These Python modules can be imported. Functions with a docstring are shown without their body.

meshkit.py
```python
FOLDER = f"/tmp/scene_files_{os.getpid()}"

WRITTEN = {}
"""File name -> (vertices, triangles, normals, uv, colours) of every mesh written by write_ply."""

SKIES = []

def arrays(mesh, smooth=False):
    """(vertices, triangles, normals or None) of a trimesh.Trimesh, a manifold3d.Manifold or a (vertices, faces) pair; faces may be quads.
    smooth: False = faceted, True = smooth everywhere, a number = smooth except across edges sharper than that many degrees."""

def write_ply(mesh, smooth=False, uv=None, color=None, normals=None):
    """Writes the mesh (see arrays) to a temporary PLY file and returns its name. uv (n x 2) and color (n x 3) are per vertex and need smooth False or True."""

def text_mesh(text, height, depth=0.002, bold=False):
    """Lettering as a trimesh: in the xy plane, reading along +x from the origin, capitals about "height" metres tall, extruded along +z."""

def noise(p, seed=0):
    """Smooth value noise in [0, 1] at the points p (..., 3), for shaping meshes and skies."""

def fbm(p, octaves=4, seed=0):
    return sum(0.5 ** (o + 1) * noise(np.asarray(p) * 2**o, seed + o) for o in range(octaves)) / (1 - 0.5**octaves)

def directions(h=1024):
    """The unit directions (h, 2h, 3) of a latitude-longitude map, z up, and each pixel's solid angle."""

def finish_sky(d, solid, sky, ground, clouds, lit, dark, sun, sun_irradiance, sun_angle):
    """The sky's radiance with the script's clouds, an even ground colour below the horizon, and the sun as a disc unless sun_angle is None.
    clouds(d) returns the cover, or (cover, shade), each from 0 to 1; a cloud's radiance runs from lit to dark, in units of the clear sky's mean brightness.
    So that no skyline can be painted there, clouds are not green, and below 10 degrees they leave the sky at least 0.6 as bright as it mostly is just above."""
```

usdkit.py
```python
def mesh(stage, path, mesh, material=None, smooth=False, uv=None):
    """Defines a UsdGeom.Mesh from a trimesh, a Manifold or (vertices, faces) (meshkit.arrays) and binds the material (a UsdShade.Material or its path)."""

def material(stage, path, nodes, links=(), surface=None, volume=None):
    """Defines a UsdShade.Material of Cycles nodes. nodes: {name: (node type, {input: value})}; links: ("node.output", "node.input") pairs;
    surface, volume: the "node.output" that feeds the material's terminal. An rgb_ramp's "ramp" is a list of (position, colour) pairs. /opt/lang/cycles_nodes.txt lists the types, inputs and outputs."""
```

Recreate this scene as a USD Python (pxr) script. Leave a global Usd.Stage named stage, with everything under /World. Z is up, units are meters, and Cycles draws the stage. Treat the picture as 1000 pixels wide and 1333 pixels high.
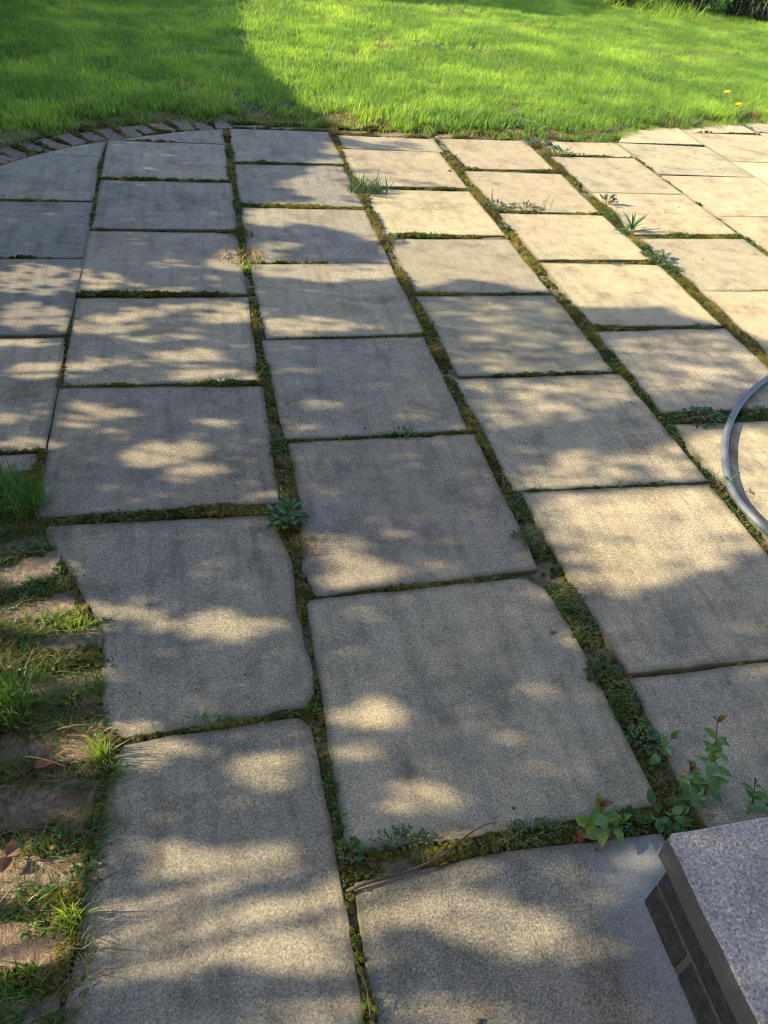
import math
import numpy as np
import trimesh
import usdkit, meshkit
from shapely.geometry import Polygon, Point, LineString
from shapely.ops import unary_union
from shapely import contains_xy
from pxr import Usd, UsdGeom, UsdLux, UsdShade, Sdf, Gf, Vt

stage = Usd.Stage.CreateInMemory()
UsdGeom.SetStageUpAxis(stage, UsdGeom.Tokens.z)
UsdGeom.SetStageMetersPerUnit(stage, 1.0)
UsdGeom.Xform.Define(stage, '/World')
stage.SetDefaultPrim(stage.GetPrimAtPath('/World'))
UsdGeom.Scope.Define(stage, '/World/Looks')

# ------------------------------------------------------------------ camera
FPX, PITCH, YAW, ROLL, CAMH = 997.14, 0.716551, 0.2820185, 0.1208203, 1.41353
_cp, _sp, _cy, _sy = math.cos(PITCH), math.sin(PITCH), math.cos(YAW), math.sin(YAW)
_cr, _sr = math.cos(ROLL), math.sin(ROLL)
R0 = np.array([_cy, -_sy, 0.0]); U0 = np.array([_sp * _sy, _sp * _cy, _cp]); FW = np.array([_cp * _sy, _cp * _cy, -_sp])
RIGHT = _cr * R0 + _sr * U0
UP = -_sr * R0 + _cr * U0
CAM = np.array([0.0, 0.0, CAMH])
cam = UsdGeom.Camera.Define(stage, '/World/camera')
cam.CreateFocalLengthAttr(26.0)
cam.CreateHorizontalApertureAttr(26.0 / (FPX / 1000.0))
cam.CreateVerticalApertureAttr(26.0 / (FPX / 1000.0) * 1333 / 1000)
cam.CreateClippingRangeAttr(Gf.Vec2f(0.05, 500))
cam.CreateExposureAttr(1.88)
_m = np.eye(4); _m[0, :3] = RIGHT; _m[1, :3] = UP; _m[2, :3] = -FW; _m[3, :3] = CAM
cam.AddTransformOp().Set(Gf.Matrix4d(_m.tolist()))

# ------------------------------------------------------------------ sky and sun
EL = math.radians(25.0)
SUN = np.array([-1.0, 0.13, 0.0]); SUN /= np.linalg.norm(SUN)
SUN = np.array([SUN[0] * math.cos(EL), SUN[1] * math.cos(EL), math.sin(EL)])
dome = UsdLux.DomeLight.Define(stage, '/World/sky')
dome.GetPrim().SetCustomDataByKey('kind', 'structure')
sky_mat = usdkit.material(stage, '/World/Looks/sky', {
    's': ('sky_texture', {'sky_type': 'single_scattering', 'sun_disc': False, 'sun_elevation': EL, 'sun_rotation': math.atan2(SUN[0], SUN[1])}),
    'b': ('background_shader', {'strength': 0.12})}, [('s.color', 'b.color')], surface='b.background')
UsdShade.MaterialBindingAPI.Apply(dome.GetPrim()).Bind(sky_mat)
sun = UsdLux.DistantLight.Define(stage, '/World/sun')
sun.CreateIntensityAttr(1.12); sun.CreateAngleAttr(0.53); sun.CreateNormalizeAttr(True); sun.CreateColorAttr(Gf.Vec3f(1.0, 0.835, 0.53))
_x = np.cross([0, 0, 1], SUN); _x /= np.linalg.norm(_x); _y = np.cross(SUN, _x)
_m = np.eye(4); _m[0, :3] = _x; _m[1, :3] = _y; _m[2, :3] = SUN
sun.AddTransformOp().Set(Gf.Matrix4d(_m.tolist()))

# ------------------------------------------------------------------ helpers
def ray(px, py):
    return FW + RIGHT * ((px - 500) / FPX) - UP * ((py - 666.5) / FPX)

def g(px, py, z=0.0):
    """The point at height z seen at a pixel of the photograph."""
    d = ray(px, py)
    t = (z - CAMH) / d[2]
    return CAM + d * t

_used = {}
def fresh(parent, name):
    p = f'{parent}/{name}'
    n = _used.get(p, -1) + 1
    _used[p] = n
    return p if n == 0 else f'{p}_{n:03d}'

def tag(prim, label=None, category=None, group=None, kind=None):
    prim = prim.GetPrim() if hasattr(prim, 'GetPrim') else prim
    for k, v in (('label', label), ('category', category), ('group', group), ('kind', kind)):
        if v:
            prim.SetCustomDataByKey(k, v)
    return prim

def thing(name, label=None, category=None, loc=(0, 0, 0), rot=0.0, group=None, kind=None, scale=None):
    x = UsdGeom.Xform.Define(stage, fresh('/World', name))
    x.AddTranslateOp().Set(Gf.Vec3d(*map(float, loc)))
    if rot:
        x.AddRotateZOp().Set(math.degrees(rot))
    if scale:
        x.AddScaleOp().Set(Gf.Vec3f(scale, scale, scale))
    tag(x, label, category, group, kind)
    return x.GetPrim()

def put(name, v, f, mat, parent='/World', smooth=False, normals=None, attrs=None, **kw):
    parent = parent if isinstance(parent, str) else str(parent.GetPath())
    m = usdkit.mesh(stage, fresh(parent, name), (np.asarray(v, float), np.asarray(f, int)), mat, smooth=smooth)
    if normals is not None:
        m.CreateNormalsAttr(Vt.Vec3fArray.FromNumpy(np.asarray(normals, np.float32)))
        m.SetNormalsInterpolation('vertex')
    for k, a in (attrs or {}).items():
        UsdGeom.PrimvarsAPI(m).CreatePrimvar(k, Sdf.ValueTypeNames.FloatArray, 'vertex').Set(Vt.FloatArray.FromNumpy(np.asarray(a, np.float32)))
    if kw:
        tag(m, **kw)
    return m.GetPrim()

class MB:
    def __init__(s):
        s.v, s.f, s.n = [], [], 0
    def add(s, v, f):
        v = np.asarray(v, float); f = np.asarray(f, int)
        if f.shape[1] == 4:
            f = np.vstack([f[:, [0, 1, 2]], f[:, [0, 2, 3]]])
        s.v.append(v); s.f.append(f + s.n); s.n += len(v)
        return s
    def get(s):
        return np.vstack(s.v), np.vstack(s.f)

def tube(path, radii, seg=8, cap=True):
    path = np.asarray(path, float); n = len(path)
    radii = np.broadcast_to(np.asarray(radii, float), n)
    tan = np.gradient(path, axis=0); tan /= np.linalg.norm(tan, axis=1, keepdims=True) + 1e-12
    ref = np.array([0, 0, 1.0]) if abs(tan[0][2]) < 0.9 else np.array([1.0, 0, 0])
    u = np.cross(ref, tan[0]); u /= np.linalg.norm(u)
    vs = []
    for i in range(n):
        u = u - tan[i] * (u @ tan[i]); u /= np.linalg.norm(u)
        w = np.cross(tan[i], u)
        a = np.arange(seg) / seg * 2 * np.pi
        vs.append(path[i] + radii[i] * (np.cos(a)[:, None] * u + np.sin(a)[:, None] * w))
    v = np.vstack(vs)
    f = []
    for i in range(n - 1):
        for k in range(seg):
            a, b = i * seg + k, i * seg + (k + 1) % seg
            f += [[a, b, b + seg], [a, b + seg, a + seg]]
    if cap:
        v = np.vstack([v, path[:1], path[-1:]])
        c0, c1 = len(v) - 2, len(v) - 1
        for k in range(seg):
            f += [[c0, (k + 1) % seg, k], [c1, (n - 1) * seg + k, (n - 1) * seg + (k + 1) % seg]]
    return v, np.array(f)

def spline(pts, n):
    from scipy.interpolate import CubicSpline
    pts = np.asarray(pts, float)
    s = np.r_[0, np.cumsum(np.linalg.norm(np.diff(pts, axis=0), axis=1))]
    return CubicSpline(s, pts)(np.linspace(0, s[-1], n))

def blade(base, yaw, h, w, lean, curl=0.6, seg=3, tip=0.0):
    """A bent grass blade: a ribbon narrowing to a point."""
    d = np.array([math.cos(yaw), math.sin(yaw), 0]); s = np.array([-d[1], d[0], 0])
    v, f = [], []
    ang = math.pi / 2 - lean; p = np.array(base, float)
    for i in range(seg):
        ww = w * (1 - (i / seg) ** 1.8) * 0.5
        v += [p - s * ww, p + s * ww]
        a = ang - curl * (i / seg)
        p = p + (d * math.cos(a) + np.array([0, 0, 1]) * math.sin(a)) * h / seg
    v.append(p)
    for i in range(seg - 1):
        a = 2 * i
        f += [[a, a + 1, a + 3], [a, a + 3, a + 2]]
    f.append([2 * seg - 2, 2 * seg - 1, 2 * seg])
    return np.array(v), np.array(f)

def leaf(base, yaw, pitch, L, W, cup=0.25, droop=0.4, roll=0.0, shape=0.78):
    """A pointed oval leaf folded along its midrib."""
    n = 6
    d = np.array([math.cos(yaw), math.sin(yaw), 0]); s0 = np.array([-d[1], d[0], 0]); z = np.array([0, 0, 1.0])
    v = []; p = np.array(base, float)
    for i in range(n + 1):
        u = i / n
        a = pitch - droop * u
        t = d * math.cos(a) + z * math.sin(a); nn = -d * math.sin(a) + z * math.cos(a)
        s = s0 * math.cos(roll) + nn * math.sin(roll); nn2 = nn * math.cos(roll) - s0 * math.sin(roll)
        w = W * 0.5 * max(0.02, math.sin(math.pi * min(1, u ** shape * 0.98 + 0.01)))
        v += [p + s * w + nn2 * w * cup, p.copy(), p - s * w + nn2 * w * cup]
        p = p + t * L / n
    f = []
    for i in range(n):
        a = 3 * i
        f += [[a, a + 1, a + 4], [a, a + 4, a + 3], [a + 1, a + 2, a + 5], [a + 1, a + 5, a + 4]]
    return np.array(v), np.array(f)

def instancer(name, protos, pos, idx, yaw, scale, parent='/World', tilt=None, **kw):
    """protos: (name, vertices, faces, material). One PointInstancer for things nobody could count."""
    parent = parent if isinstance(parent, str) else str(parent.GetPath())
    path = fresh(parent, name)
    pi = UsdGeom.PointInstancer.Define(stage, path)
    targets = []
    for nm, v, f, mat in protos:
        m = put(nm, v, f, mat, path, smooth=True)
        targets.append(m.GetPath())
    pi.CreatePrototypesRel().SetTargets(targets)
    pi.CreateProtoIndicesAttr(Vt.IntArray.FromNumpy(np.asarray(idx, np.int32)))
    pi.CreatePositionsAttr(Vt.Vec3fArray.FromNumpy(np.asarray(pos, np.float32)))
    yaw = np.asarray(yaw, float); c, s = np.cos(yaw / 2), np.sin(yaw / 2)
    if tilt is None:
        q = [Gf.Quath(float(a), 0.0, 0.0, float(b)) for a, b in zip(c, s)]
    else:
        q = []
        for a, b, (tx, ty) in zip(c, s, tilt):
            qq = Gf.Quatf(1.0, float(tx) / 2, float(ty) / 2, 0.0).GetNormalized() * Gf.Quatf(float(a), 0, 0, float(b))
            q.append(Gf.Quath(qq))
    pi.CreateOrientationsAttr(Vt.QuathArray(q))
    sc = np.asarray(scale, np.float32)
    if sc.ndim == 1:
        sc = np.repeat(sc[:, None], 3, 1)
    pi.CreateScalesAttr(Vt.Vec3fArray.FromNumpy(sc))
    tag(pi, kind='stuff', **kw)
    return pi

# ------------------------------------------------------------------ materials
L = '/World/Looks/'
def slab_material(name, warm, grey, stain=None, coarse=1.0, speckle=(0.52, 1.3), grain=0.6, bump=1.0, streak=0.8, dirt_and_shade=(0.095, 0.092, 0.060)):
    nodes = {
        'geo': ('geometry', {}), 'oi': ('object_info', {}),
        'ow': ('math', {'math_type': 'multiply', 'value2': 37.0}), 'big': ('noise_texture', {'dimensions': '4D', 'scale': 2.2, 'detail': 6.0, 'roughness': 0.62}),
        'stn': ('noise_texture', {'dimensions': '4D', 'scale': 5.5, 'detail': 8.0, 'roughness': 0.7}), 'rstn': ('rgb_ramp', {'ramp': [(0.30, (0.50, 0.51, 0.52)), (0.49, (0.96, 0.96, 0.96)), (0.60, (1.0, 1.0, 1.0)), (0.75, (1.13, 1.12, 1.08))]}), 'm6': ('mix', {'mix_type': 'multiply', 'fac': 1.0}),
        'lich': ('noise_texture', {'scale': 38.0, 'detail': 5.0, 'roughness': 0.7}), 'rl': ('rgb_ramp', {'ramp': [(0.66, (0, 0, 0)), (0.72, (0.5, 0.5, 0.5))]}), 'mL': ('mix', {'mix_type': 'mix', 'color2': (0.44, 0.42, 0.36)}),
        'mid': ('noise_texture', {'dimensions': '4D', 'scale': 13.0, 'detail': 7.0, 'roughness': 0.68}),
        'map': ('mapping', {'scale': (26.0, 3.0, 4.0)}), 'streak': ('noise_texture', {'dimensions': '4D', 'scale': 1.0, 'detail': 4.0, 'roughness': 0.6}),
        'fine': ('noise_texture', {'scale': 230.0 / coarse, 'detail': 3.0, 'roughness': 0.7}),
        'grain': ('voronoi_texture', {'scale': 400.0 / coarse}),
        'rbig': ('rgb_ramp', {'ramp': [(0.34, warm), (0.66, grey)]}),
        'rmid': ('rgb_ramp', {'ramp': [(0.28, (0.66, 0.67, 0.66)), (0.5, (0.97, 0.97, 0.97)), (0.75, (1.12, 1.10, 1.06))]}),
        'rstr': ('rgb_ramp', {'ramp': [(0.30, (0.66, 0.66, 0.68)), (0.52, (1, 1, 1))]}),
        'rfine': ('rgb_ramp', {'ramp': [(0.30, (speckle[0],) * 3), (0.48, (0.95, 0.95, 0.95)), (0.70, (speckle[1],) * 3)]}),
        'gs': ('separate_color', {}), 'rgrain': ('rgb_ramp', {'ramp': [(0.0, (0.45, 0.44, 0.44)), (0.2, (0.82, 0.82, 0.82)), (0.7, (1.08, 1.07, 1.05)), (0.9, (1.30, 1.29, 1.25)), (1.0, (1.75, 1.74, 1.70))]}),
        'robj': ('rgb_ramp', {'ramp': [(0.0, (0.78, 0.79, 0.82)), (0.35, (1.02, 1.0, 0.96)), (0.7, (0.92, 0.88, 0.86)), (1.0, (1.14, 1.11, 1.02))]}),
        'm1': ('mix', {'mix_type': 'multiply', 'fac': 1.0}), 'm2': ('mix', {'mix_type': 'multiply', 'fac': streak}),
        'm3': ('mix', {'mix_type': 'multiply', 'fac': 1.0}), 'm4': ('mix', {'mix_type': 'multiply', 'fac': 1.0}),
        'm5': ('mix', {'mix_type': 'multiply', 'fac': grain}),
        'edge': ('attribute', {'attribute': 'edge'}), 'en': ('math', {'math_type': 'multiply'}),
        'er': ('rgb_ramp', {'ramp': [(0.18, (0, 0, 0)), (0.5, (1, 1, 1))]}),
        'mE': ('mix', {'mix_type': 'mix', 'color2': dirt_and_shade}),
        'hs': ('math', {'math_type': 'multiply_add', 'value2': 0.6}),
        'bump': ('bump', {'strength': 0.6, 'distance': 0.0022 * bump}),
        'p': ('principled_bsdf', {'roughness': 0.86, 'specular_ior_level': 0.3, 'diffuse_roughness': 0.6}),
    }
    links = [('oi.random', 'ow.value1'), ('ow.value', 'big.w'), ('ow.value', 'mid.w'), ('ow.value', 'stn.w'), ('ow.value', 'streak.w'), ('geo.position', 'stn.vector'), ('stn.fac', 'rstn.fac'), ('geo.position', 'lich.vector'), ('lich.fac', 'rl.fac'),
             ('geo.position', 'big.vector'), ('geo.position', 'mid.vector'), ('geo.position', 'fine.vector'), ('geo.position', 'grain.vector'),
             ('geo.position', 'map.vector'), ('map.vector', 'streak.vector'),
             ('big.fac', 'rbig.fac'), ('mid.fac', 'rmid.fac'), ('streak.fac', 'rstr.fac'), ('fine.fac', 'rfine.fac'), ('grain.color', 'gs.color'), ('gs.r', 'rgrain.fac'), ('oi.random', 'robj.fac'),
             ('rbig.color', 'm1.color1'), ('rmid.color', 'm1.color2'), ('m1.color', 'm2.color1'), ('rstr.color', 'm2.color2'),
             ('m2.color', 'm3.color1'), ('rfine.color', 'm3.color2'), ('m3.color', 'm4.color1'), ('robj.color', 'm4.color2'),
             ('m4.color', 'm5.color1'), ('rgrain.color', 'm5.color2'),
             ('edge.fac', 'en.value1'), ('mid.fac', 'en.value2'), ('en.value', 'er.fac'), ('er.color', 'mE.fac'), ('m5.color', 'm6.color1'), ('rstn.color', 'm6.color2'), ('m6.color', 'mL.color1'), ('rl.color', 'mL.fac'), ('mL.color', 'mE.color1'),
             ('fine.fac', 'hs.value1'), ('mid.fac', 'hs.value3'), ('hs.value', 'bump.height'),
             ('bump.normal', 'p.normal')]
    last = 'mE.color'
    if stain:
        centre, radius, colour = stain
        nodes.update({'sm': ('mapping', {'location': (-centre[0], -centre[1], 0)}), 'sx': ('separate_xyz', {}),
                      'sa': ('math', {'math_type': 'multiply', 'value2': 1.0 / radius}),
                      'sc': ('rgb_ramp', {'ramp': [(0.0, (0, 0, 0)), (0.45, (0, 0, 0)), (0.75, (.30, .30, .30)), (0.9, (.45, .45, .45)), (1.0, (.7, .7, .7))]}),
                      'sn': ('math', {'math_type': 'multiply_add', 'value2': 0.9}), 'mS': ('mix', {'mix_type': 'mix', 'color2': colour}), 'mT': ('mix', {'mix_type': 'multiply', 'fac': 0.45})})
        links += [('geo.position', 'sm.vector'), ('sm.vector', 'sx.vector'), ('sx.x', 'sa.value1'), ('sa.value', 'sn.value3'), ('mid.fac', 'sn.value1'),
                  ('sn.value', 'sc.fac'), ('sc.color', 'mS.fac'), (last, 'mS.color1'), ('mS.color', 'mT.color1'), ('rfine.color', 'mT.color2')]
        last = 'mT.color'
    links.append((last, 'p.base_color'))
    return usdkit.material(stage, L + name, nodes, links, surface='p.BSDF')

WARM, GREY = (0.350, 0.310, 0.232), (0.275, 0.255, 0.218)
M_slab = slab_material('paving_concrete', WARM, GREY)
M_slab_stain = slab_material('paving_concrete_stained', WARM, GREY, stain=((0.60, 0.3), 0.17, (0.26, 0.28, 0.30)))
M_slab_far = slab_material('paving_concrete_worn', (0.37, 0.335, 0.232), (0.325, 0.285, 0.215), speckle=(0.62, 1.25), grain=0.6, streak=0.4)
M_coping = slab_material('coping_concrete', (0.36, 0.335, 0.325), (0.47, 0.44, 0.46), coarse=1.35, speckle=(0.55, 1.3), grain=0.75, bump=4.5, dirt_and_shade=(0.075, 0.08, 0.078))  # last colour: mossy dirt plus painted shade for the coping's side faces

def noisy(name, ramp, scale=30.0, detail=5.0, rough=0.85, bump=0.4, bscale=120.0, bdist=0.003, spec=0.3, rnd=None):
    nodes = {'geo': ('geometry', {}), 'n': ('noise_texture', {'scale': scale, 'detail': detail, 'roughness': 0.65}), 'r': ('rgb_ramp', {'ramp': ramp}),
             'bn': ('noise_texture', {'scale': bscale, 'detail': 4.0}), 'b': ('bump', {'strength': bump, 'distance': bdist}),
             'p': ('principled_bsdf', {'roughness': rough, 'specular_ior_level': spec})}
    links = [('geo.position', 'n.vector'), ('geo.position', 'bn.vector'), ('n.fac', 'r.fac'), ('bn.fac', 'b.height'), ('b.normal', 'p.normal')]
    if rnd:
        nodes.update({'oi': ('object_info', {}), 'rr': ('rgb_ramp', {'ramp': rnd}), 'mx': ('mix', {'mix_type': 'multiply', 'fac': 1.0})})
        links += [('oi.random', 'rr.fac'), ('r.color', 'mx.color1'), ('rr.color', 'mx.color2'), ('mx.color', 'p.base_color')]
    else:
        links.append(('r.color', 'p.base_color'))
    return usdkit.material(stage, L + name, nodes, links, surface='p.BSDF')

def foliage(name, ramp, scale=6.0, trans=0.45, tcol=(1.5, 1.6, 0.7), rough=0.5, island=0.5, spec=0.35):
    """Leaf: a soft glossy skin and light passing through it; each blade has its own tone."""
    nodes = {'geo': ('geometry', {}), 'n': ('noise_texture', {'scale': scale, 'detail': 4.0, 'roughness': 0.6}),
             'ad': ('math', {'math_type': 'multiply_add', 'value2': island}), 'sub': ('math', {'math_type': 'subtract', 'value2': island * 0.5}),
             'r': ('rgb_ramp', {'ramp': ramp}), 'tm': ('mix', {'mix_type': 'multiply', 'fac': 1.0, 'color2': tcol}),
             'p': ('principled_bsdf', {'roughness': rough, 'specular_ior_level': spec}), 't': ('translucent_bsdf', {}), 'mx': ('mix_closure', {'fac': trans})}
    links = [('geo.position', 'n.vector'), ('geo.random_per_island', 'ad.value1'), ('n.fac', 'ad.value3'), ('ad.value', 'sub.value1'), ('sub.value', 'r.fac'),
             ('r.color', 'p.base_color'), ('r.color', 'tm.color1'), ('tm.color', 't.color'), ('p.BSDF', 'mx.closure1'), ('t.BSDF', 'mx.closure2')]
    return usdkit.material(stage, L + name, nodes, links, surface='mx.closure')

M_grass = foliage('lawn_grass', [(0.15, (0.11, 0.20, 0.050)), (0.42, (0.27, 0.38, 0.085)), (0.64, (0.43, 0.48, 0.13)), (0.9, (0.56, 0.50, 0.26))], scale=1.6, trans=0.6, tcol=(2.2, 2.1, 0.8), island=0.6)
M_clover = foliage('clover_leaf', [(0.2, (0.07, 0.16, 0.06)), (0.8, (0.14, 0.26, 0.10))], scale=8, trans=0.45, tcol=(1.6, 1.7, 0.8))
M_grass_near = foliage('tuft_grass', [(0.2, (0.050, 0.12, 0.020)), (0.5, (0.10, 0.20, 0.030)), (0.75, (0.17, 0.26, 0.050)), (0.95, (0.34, 0.30, 0.13))], scale=14, trans=0.45)
M_grass_blue = foliage('blue_grass', [(0.2, (0.05, 0.09, 0.05)), (0.6, (0.12, 0.17, 0.11)), (0.9, (0.22, 0.25, 0.15))], scale=14, trans=0.35)
M_grass_lime = foliage('lime_grass', [(0.2, (0.15, 0.22, 0.03)), (0.6, (0.27, 0.36, 0.06)), (0.9, (0.42, 0.42, 0.14))], scale=14, trans=0.45)
M_straw = foliage('dry_straw', [(0.2, (0.16, 0.11, 0.055)), (0.5, (0.30, 0.23, 0.12)), (0.8, (0.46, 0.37, 0.22))], scale=20, trans=0.25, tcol=(1.1, 1, 0.8))
M_moss = foliage('moss', [(0.15, (0.035, 0.036, 0.014)), (0.34, (0.080, 0.085, 0.024)), (0.48, (0.17, 0.155, 0.042)), (0.64, (0.34, 0.27, 0.085)), (0.9, (0.26, 0.17, 0.085))], scale=5.0, trans=0.25, rough=0.9, island=0.25, spec=0.1)
M_moss_green = foliage('green_moss', [(0.2, (0.035, 0.070, 0.018)), (0.5, (0.080, 0.13, 0.026)), (0.8, (0.15, 0.19, 0.040))], scale=9.0, trans=0.3, rough=0.8, island=0.4, spec=0.15)
M_herb = foliage('herb_leaf', [(0.2, (0.040, 0.095, 0.030)), (0.5, (0.075, 0.16, 0.040)), (0.8, (0.13, 0.22, 0.055))], scale=25, trans=0.35, tcol=(1.3, 1.5, 0.6), rough=0.4)
M_seedling = foliage('seedling_leaf', [(0.2, (0.075, 0.14, 0.035)), (0.5, (0.14, 0.23, 0.045)), (0.8, (0.22, 0.30, 0.06))], scale=60, trans=0.3, tcol=(1.2, 1.5, 0.6), rough=0.38)
M_bronze = foliage('bronze_leaf', [(0.2, (0.11, 0.05, 0.02)), (0.6, (0.13, 0.10, 0.03)), (0.9, (0.14, 0.16, 0.04))], scale=60, trans=0.3, tcol=(1.4, 1.1, 0.7), rough=0.4)
M_red = foliage('red_leaf', [(0.2, (0.22, 0.025, 0.018)), (0.8, (0.36, 0.07, 0.03))], scale=60, trans=0.3, tcol=(1.3, 1, 0.9))
M_orange = foliage('orange_leaf', [(0.2, (0.50, 0.20, 0.03)), (0.8, (0.65, 0.34, 0.05))], scale=60, trans=0.3, tcol=(1.1, 1, 0.9))
M_deadleaf = foliage('dead_leaf', [(0.2, (0.13, 0.065, 0.04)), (0.6, (0.25, 0.15, 0.10)), (0.9, (0.36, 0.24, 0.17))], scale=70, trans=0.2, tcol=(1.1, 1, 0.9), rough=0.7)
M_yellow = foliage('dandelion_petal', [(0.2, (0.85, 0.66, 0.02)), (0.8, (0.92, 0.80, 0.03))], scale=60, trans=0.3, tcol=(1, 1, 1))
M_purple = foliage('purple_petal', [(0.2, (0.12, 0.02, 0.22)), (0.8, (0.24, 0.06, 0.36))], scale=60, trans=0.3, tcol=(1, 1, 1))
M_crown = foliage('tree_leaf', [(0.2, (0.025, 0.055, 0.012)), (0.8, (0.055, 0.09, 0.02))], scale=2, trans=0.2, tcol=(1.2, 1.4, 0.6))
M_shrub = foliage('shrub_leaf', [(0.2, (0.03, 0.05, 0.028)), (0.5, (0.07, 0.09, 0.06)), (0.85, (0.20, 0.20, 0.15))], scale=6, trans=0.25, tcol=(1.2, 1.3, 0.8))
M_bark = noisy('bark', [(0.3, (0.05, 0.038, 0.026)), (0.7, (0.13, 0.10, 0.075))], scale=18)
M_twig = noisy('twig_bark', [(0.3, (0.05, 0.03, 0.022)), (0.7, (0.12, 0.08, 0.06))], scale=60, bscale=300, bdist=0.001)
M_stem = noisy('green_stem', [(0.3, (0.09, 0.07, 0.03)), (0.7, (0.14, 0.10, 0.04))], scale=60, bump=0.1)
M_soil = noisy('joint_soil', [(0.3, (0.060, 0.050, 0.032)), (0.5, (0.13, 0.11, 0.066)), (0.7, (0.20, 0.17, 0.10))], scale=45, bump=0.9, bscale=160, bdist=0.008)
M_thatch = noisy('lawn_soil', [(0.3, (0.06, 0.065, 0.02)), (0.5, (0.14, 0.12, 0.05)), (0.7, (0.27, 0.20, 0.10))], scale=14, bump=0.9, bscale=90, bdist=0.01)
M_ground = noisy('garden_ground', [(0.3, (0.035, 0.06, 0.015)), (0.7, (0.07, 0.10, 0.025))], scale=3, bump=0.6, bscale=40, bdist=0.02)
M_brick = noisy('edging_brick', [(0.28, (0.065, 0.054, 0.043)), (0.48, (0.155, 0.122, 0.095)), (0.70, (0.31, 0.25, 0.185))], scale=75, detail=8, bump=0.9, bscale=260, bdist=0.003,
                rnd=[(0, (0.66, 0.70, 0.74)), (0.5, (0.9, 0.88, 0.86)), (1, (1.12, 0.98, 0.88))])
M_bluebrick = noisy('dark_brick', [(0.3, (0.012, 0.013, 0.015)), (0.55, (0.030, 0.032, 0.036)), (0.75, (0.075, 0.075, 0.075))], scale=55, rough=0.7, bump=0.9, bscale=180, bdist=0.003)
M_mortar = noisy('mortar', [(0.3, (0.055, 0.050, 0.042)), (0.7, (0.12, 0.11, 0.09))], scale=70, bump=0.8, bscale=250, bdist=0.003)
M_stone = noisy('small_stone', [(0.3, (0.05, 0.04, 0.03)), (0.7, (0.14, 0.11, 0.08))], scale=60)
M_hose = noisy('hose_plastic', [(0.35, (0.070, 0.085, 0.115)), (0.65, (0.095, 0.11, 0.14))], scale=16, rough=0.58, bump=0.4, bscale=90, bdist=0.001, spec=0.5)

# ------------------------------------------------------------------ ground
rng = np.random.default_rng(7)
s = 300.0
put('ground', [[-s, -s, -.06], [s, -s, -.06], [s, s, -.06], [-s, s, -.06]], [[0, 1, 2], [0, 2, 3]], M_ground, kind='structure')

def sheet(poly, z, step, amp, freq, seed=0):
    """A grid over a polygon's box, cut to the polygon, gently uneven."""
    x0, y0, x1, y1 = poly.bounds
    nx, ny = int((x1 - x0) / step) + 2, int((y1 - y0) / step) + 2
    X, Y = np.meshgrid(np.linspace(x0, x1, nx), np.linspace(y0, y1, ny), indexing='ij')
    P = np.stack([X.ravel(), Y.ravel(), np.zeros(X.size)], 1)
    Z = z + amp * (meshkit.fbm(P * freq, 3, seed) - 0.5) * 2
    P[:, 2] = Z
    i = np.arange(nx * ny).reshape(nx, ny)
    f = np.stack([i[:-1, :-1].ravel(), i[1:, :-1].ravel(), i[1:, 1:].ravel(), i[:-1, 1:].ravel()], 1)
    c = P[f].mean(1)
    f = f[contains_xy(poly, c[:, 0], c[:, 1])]
    f = np.vstack([f[:, [0, 1, 2]], f[:, [0, 2, 3]]])
    used = np.unique(f); re = np.full(len(P), -1); re[used] = np.arange(len(used))
    return P[used], re[f]

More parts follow.
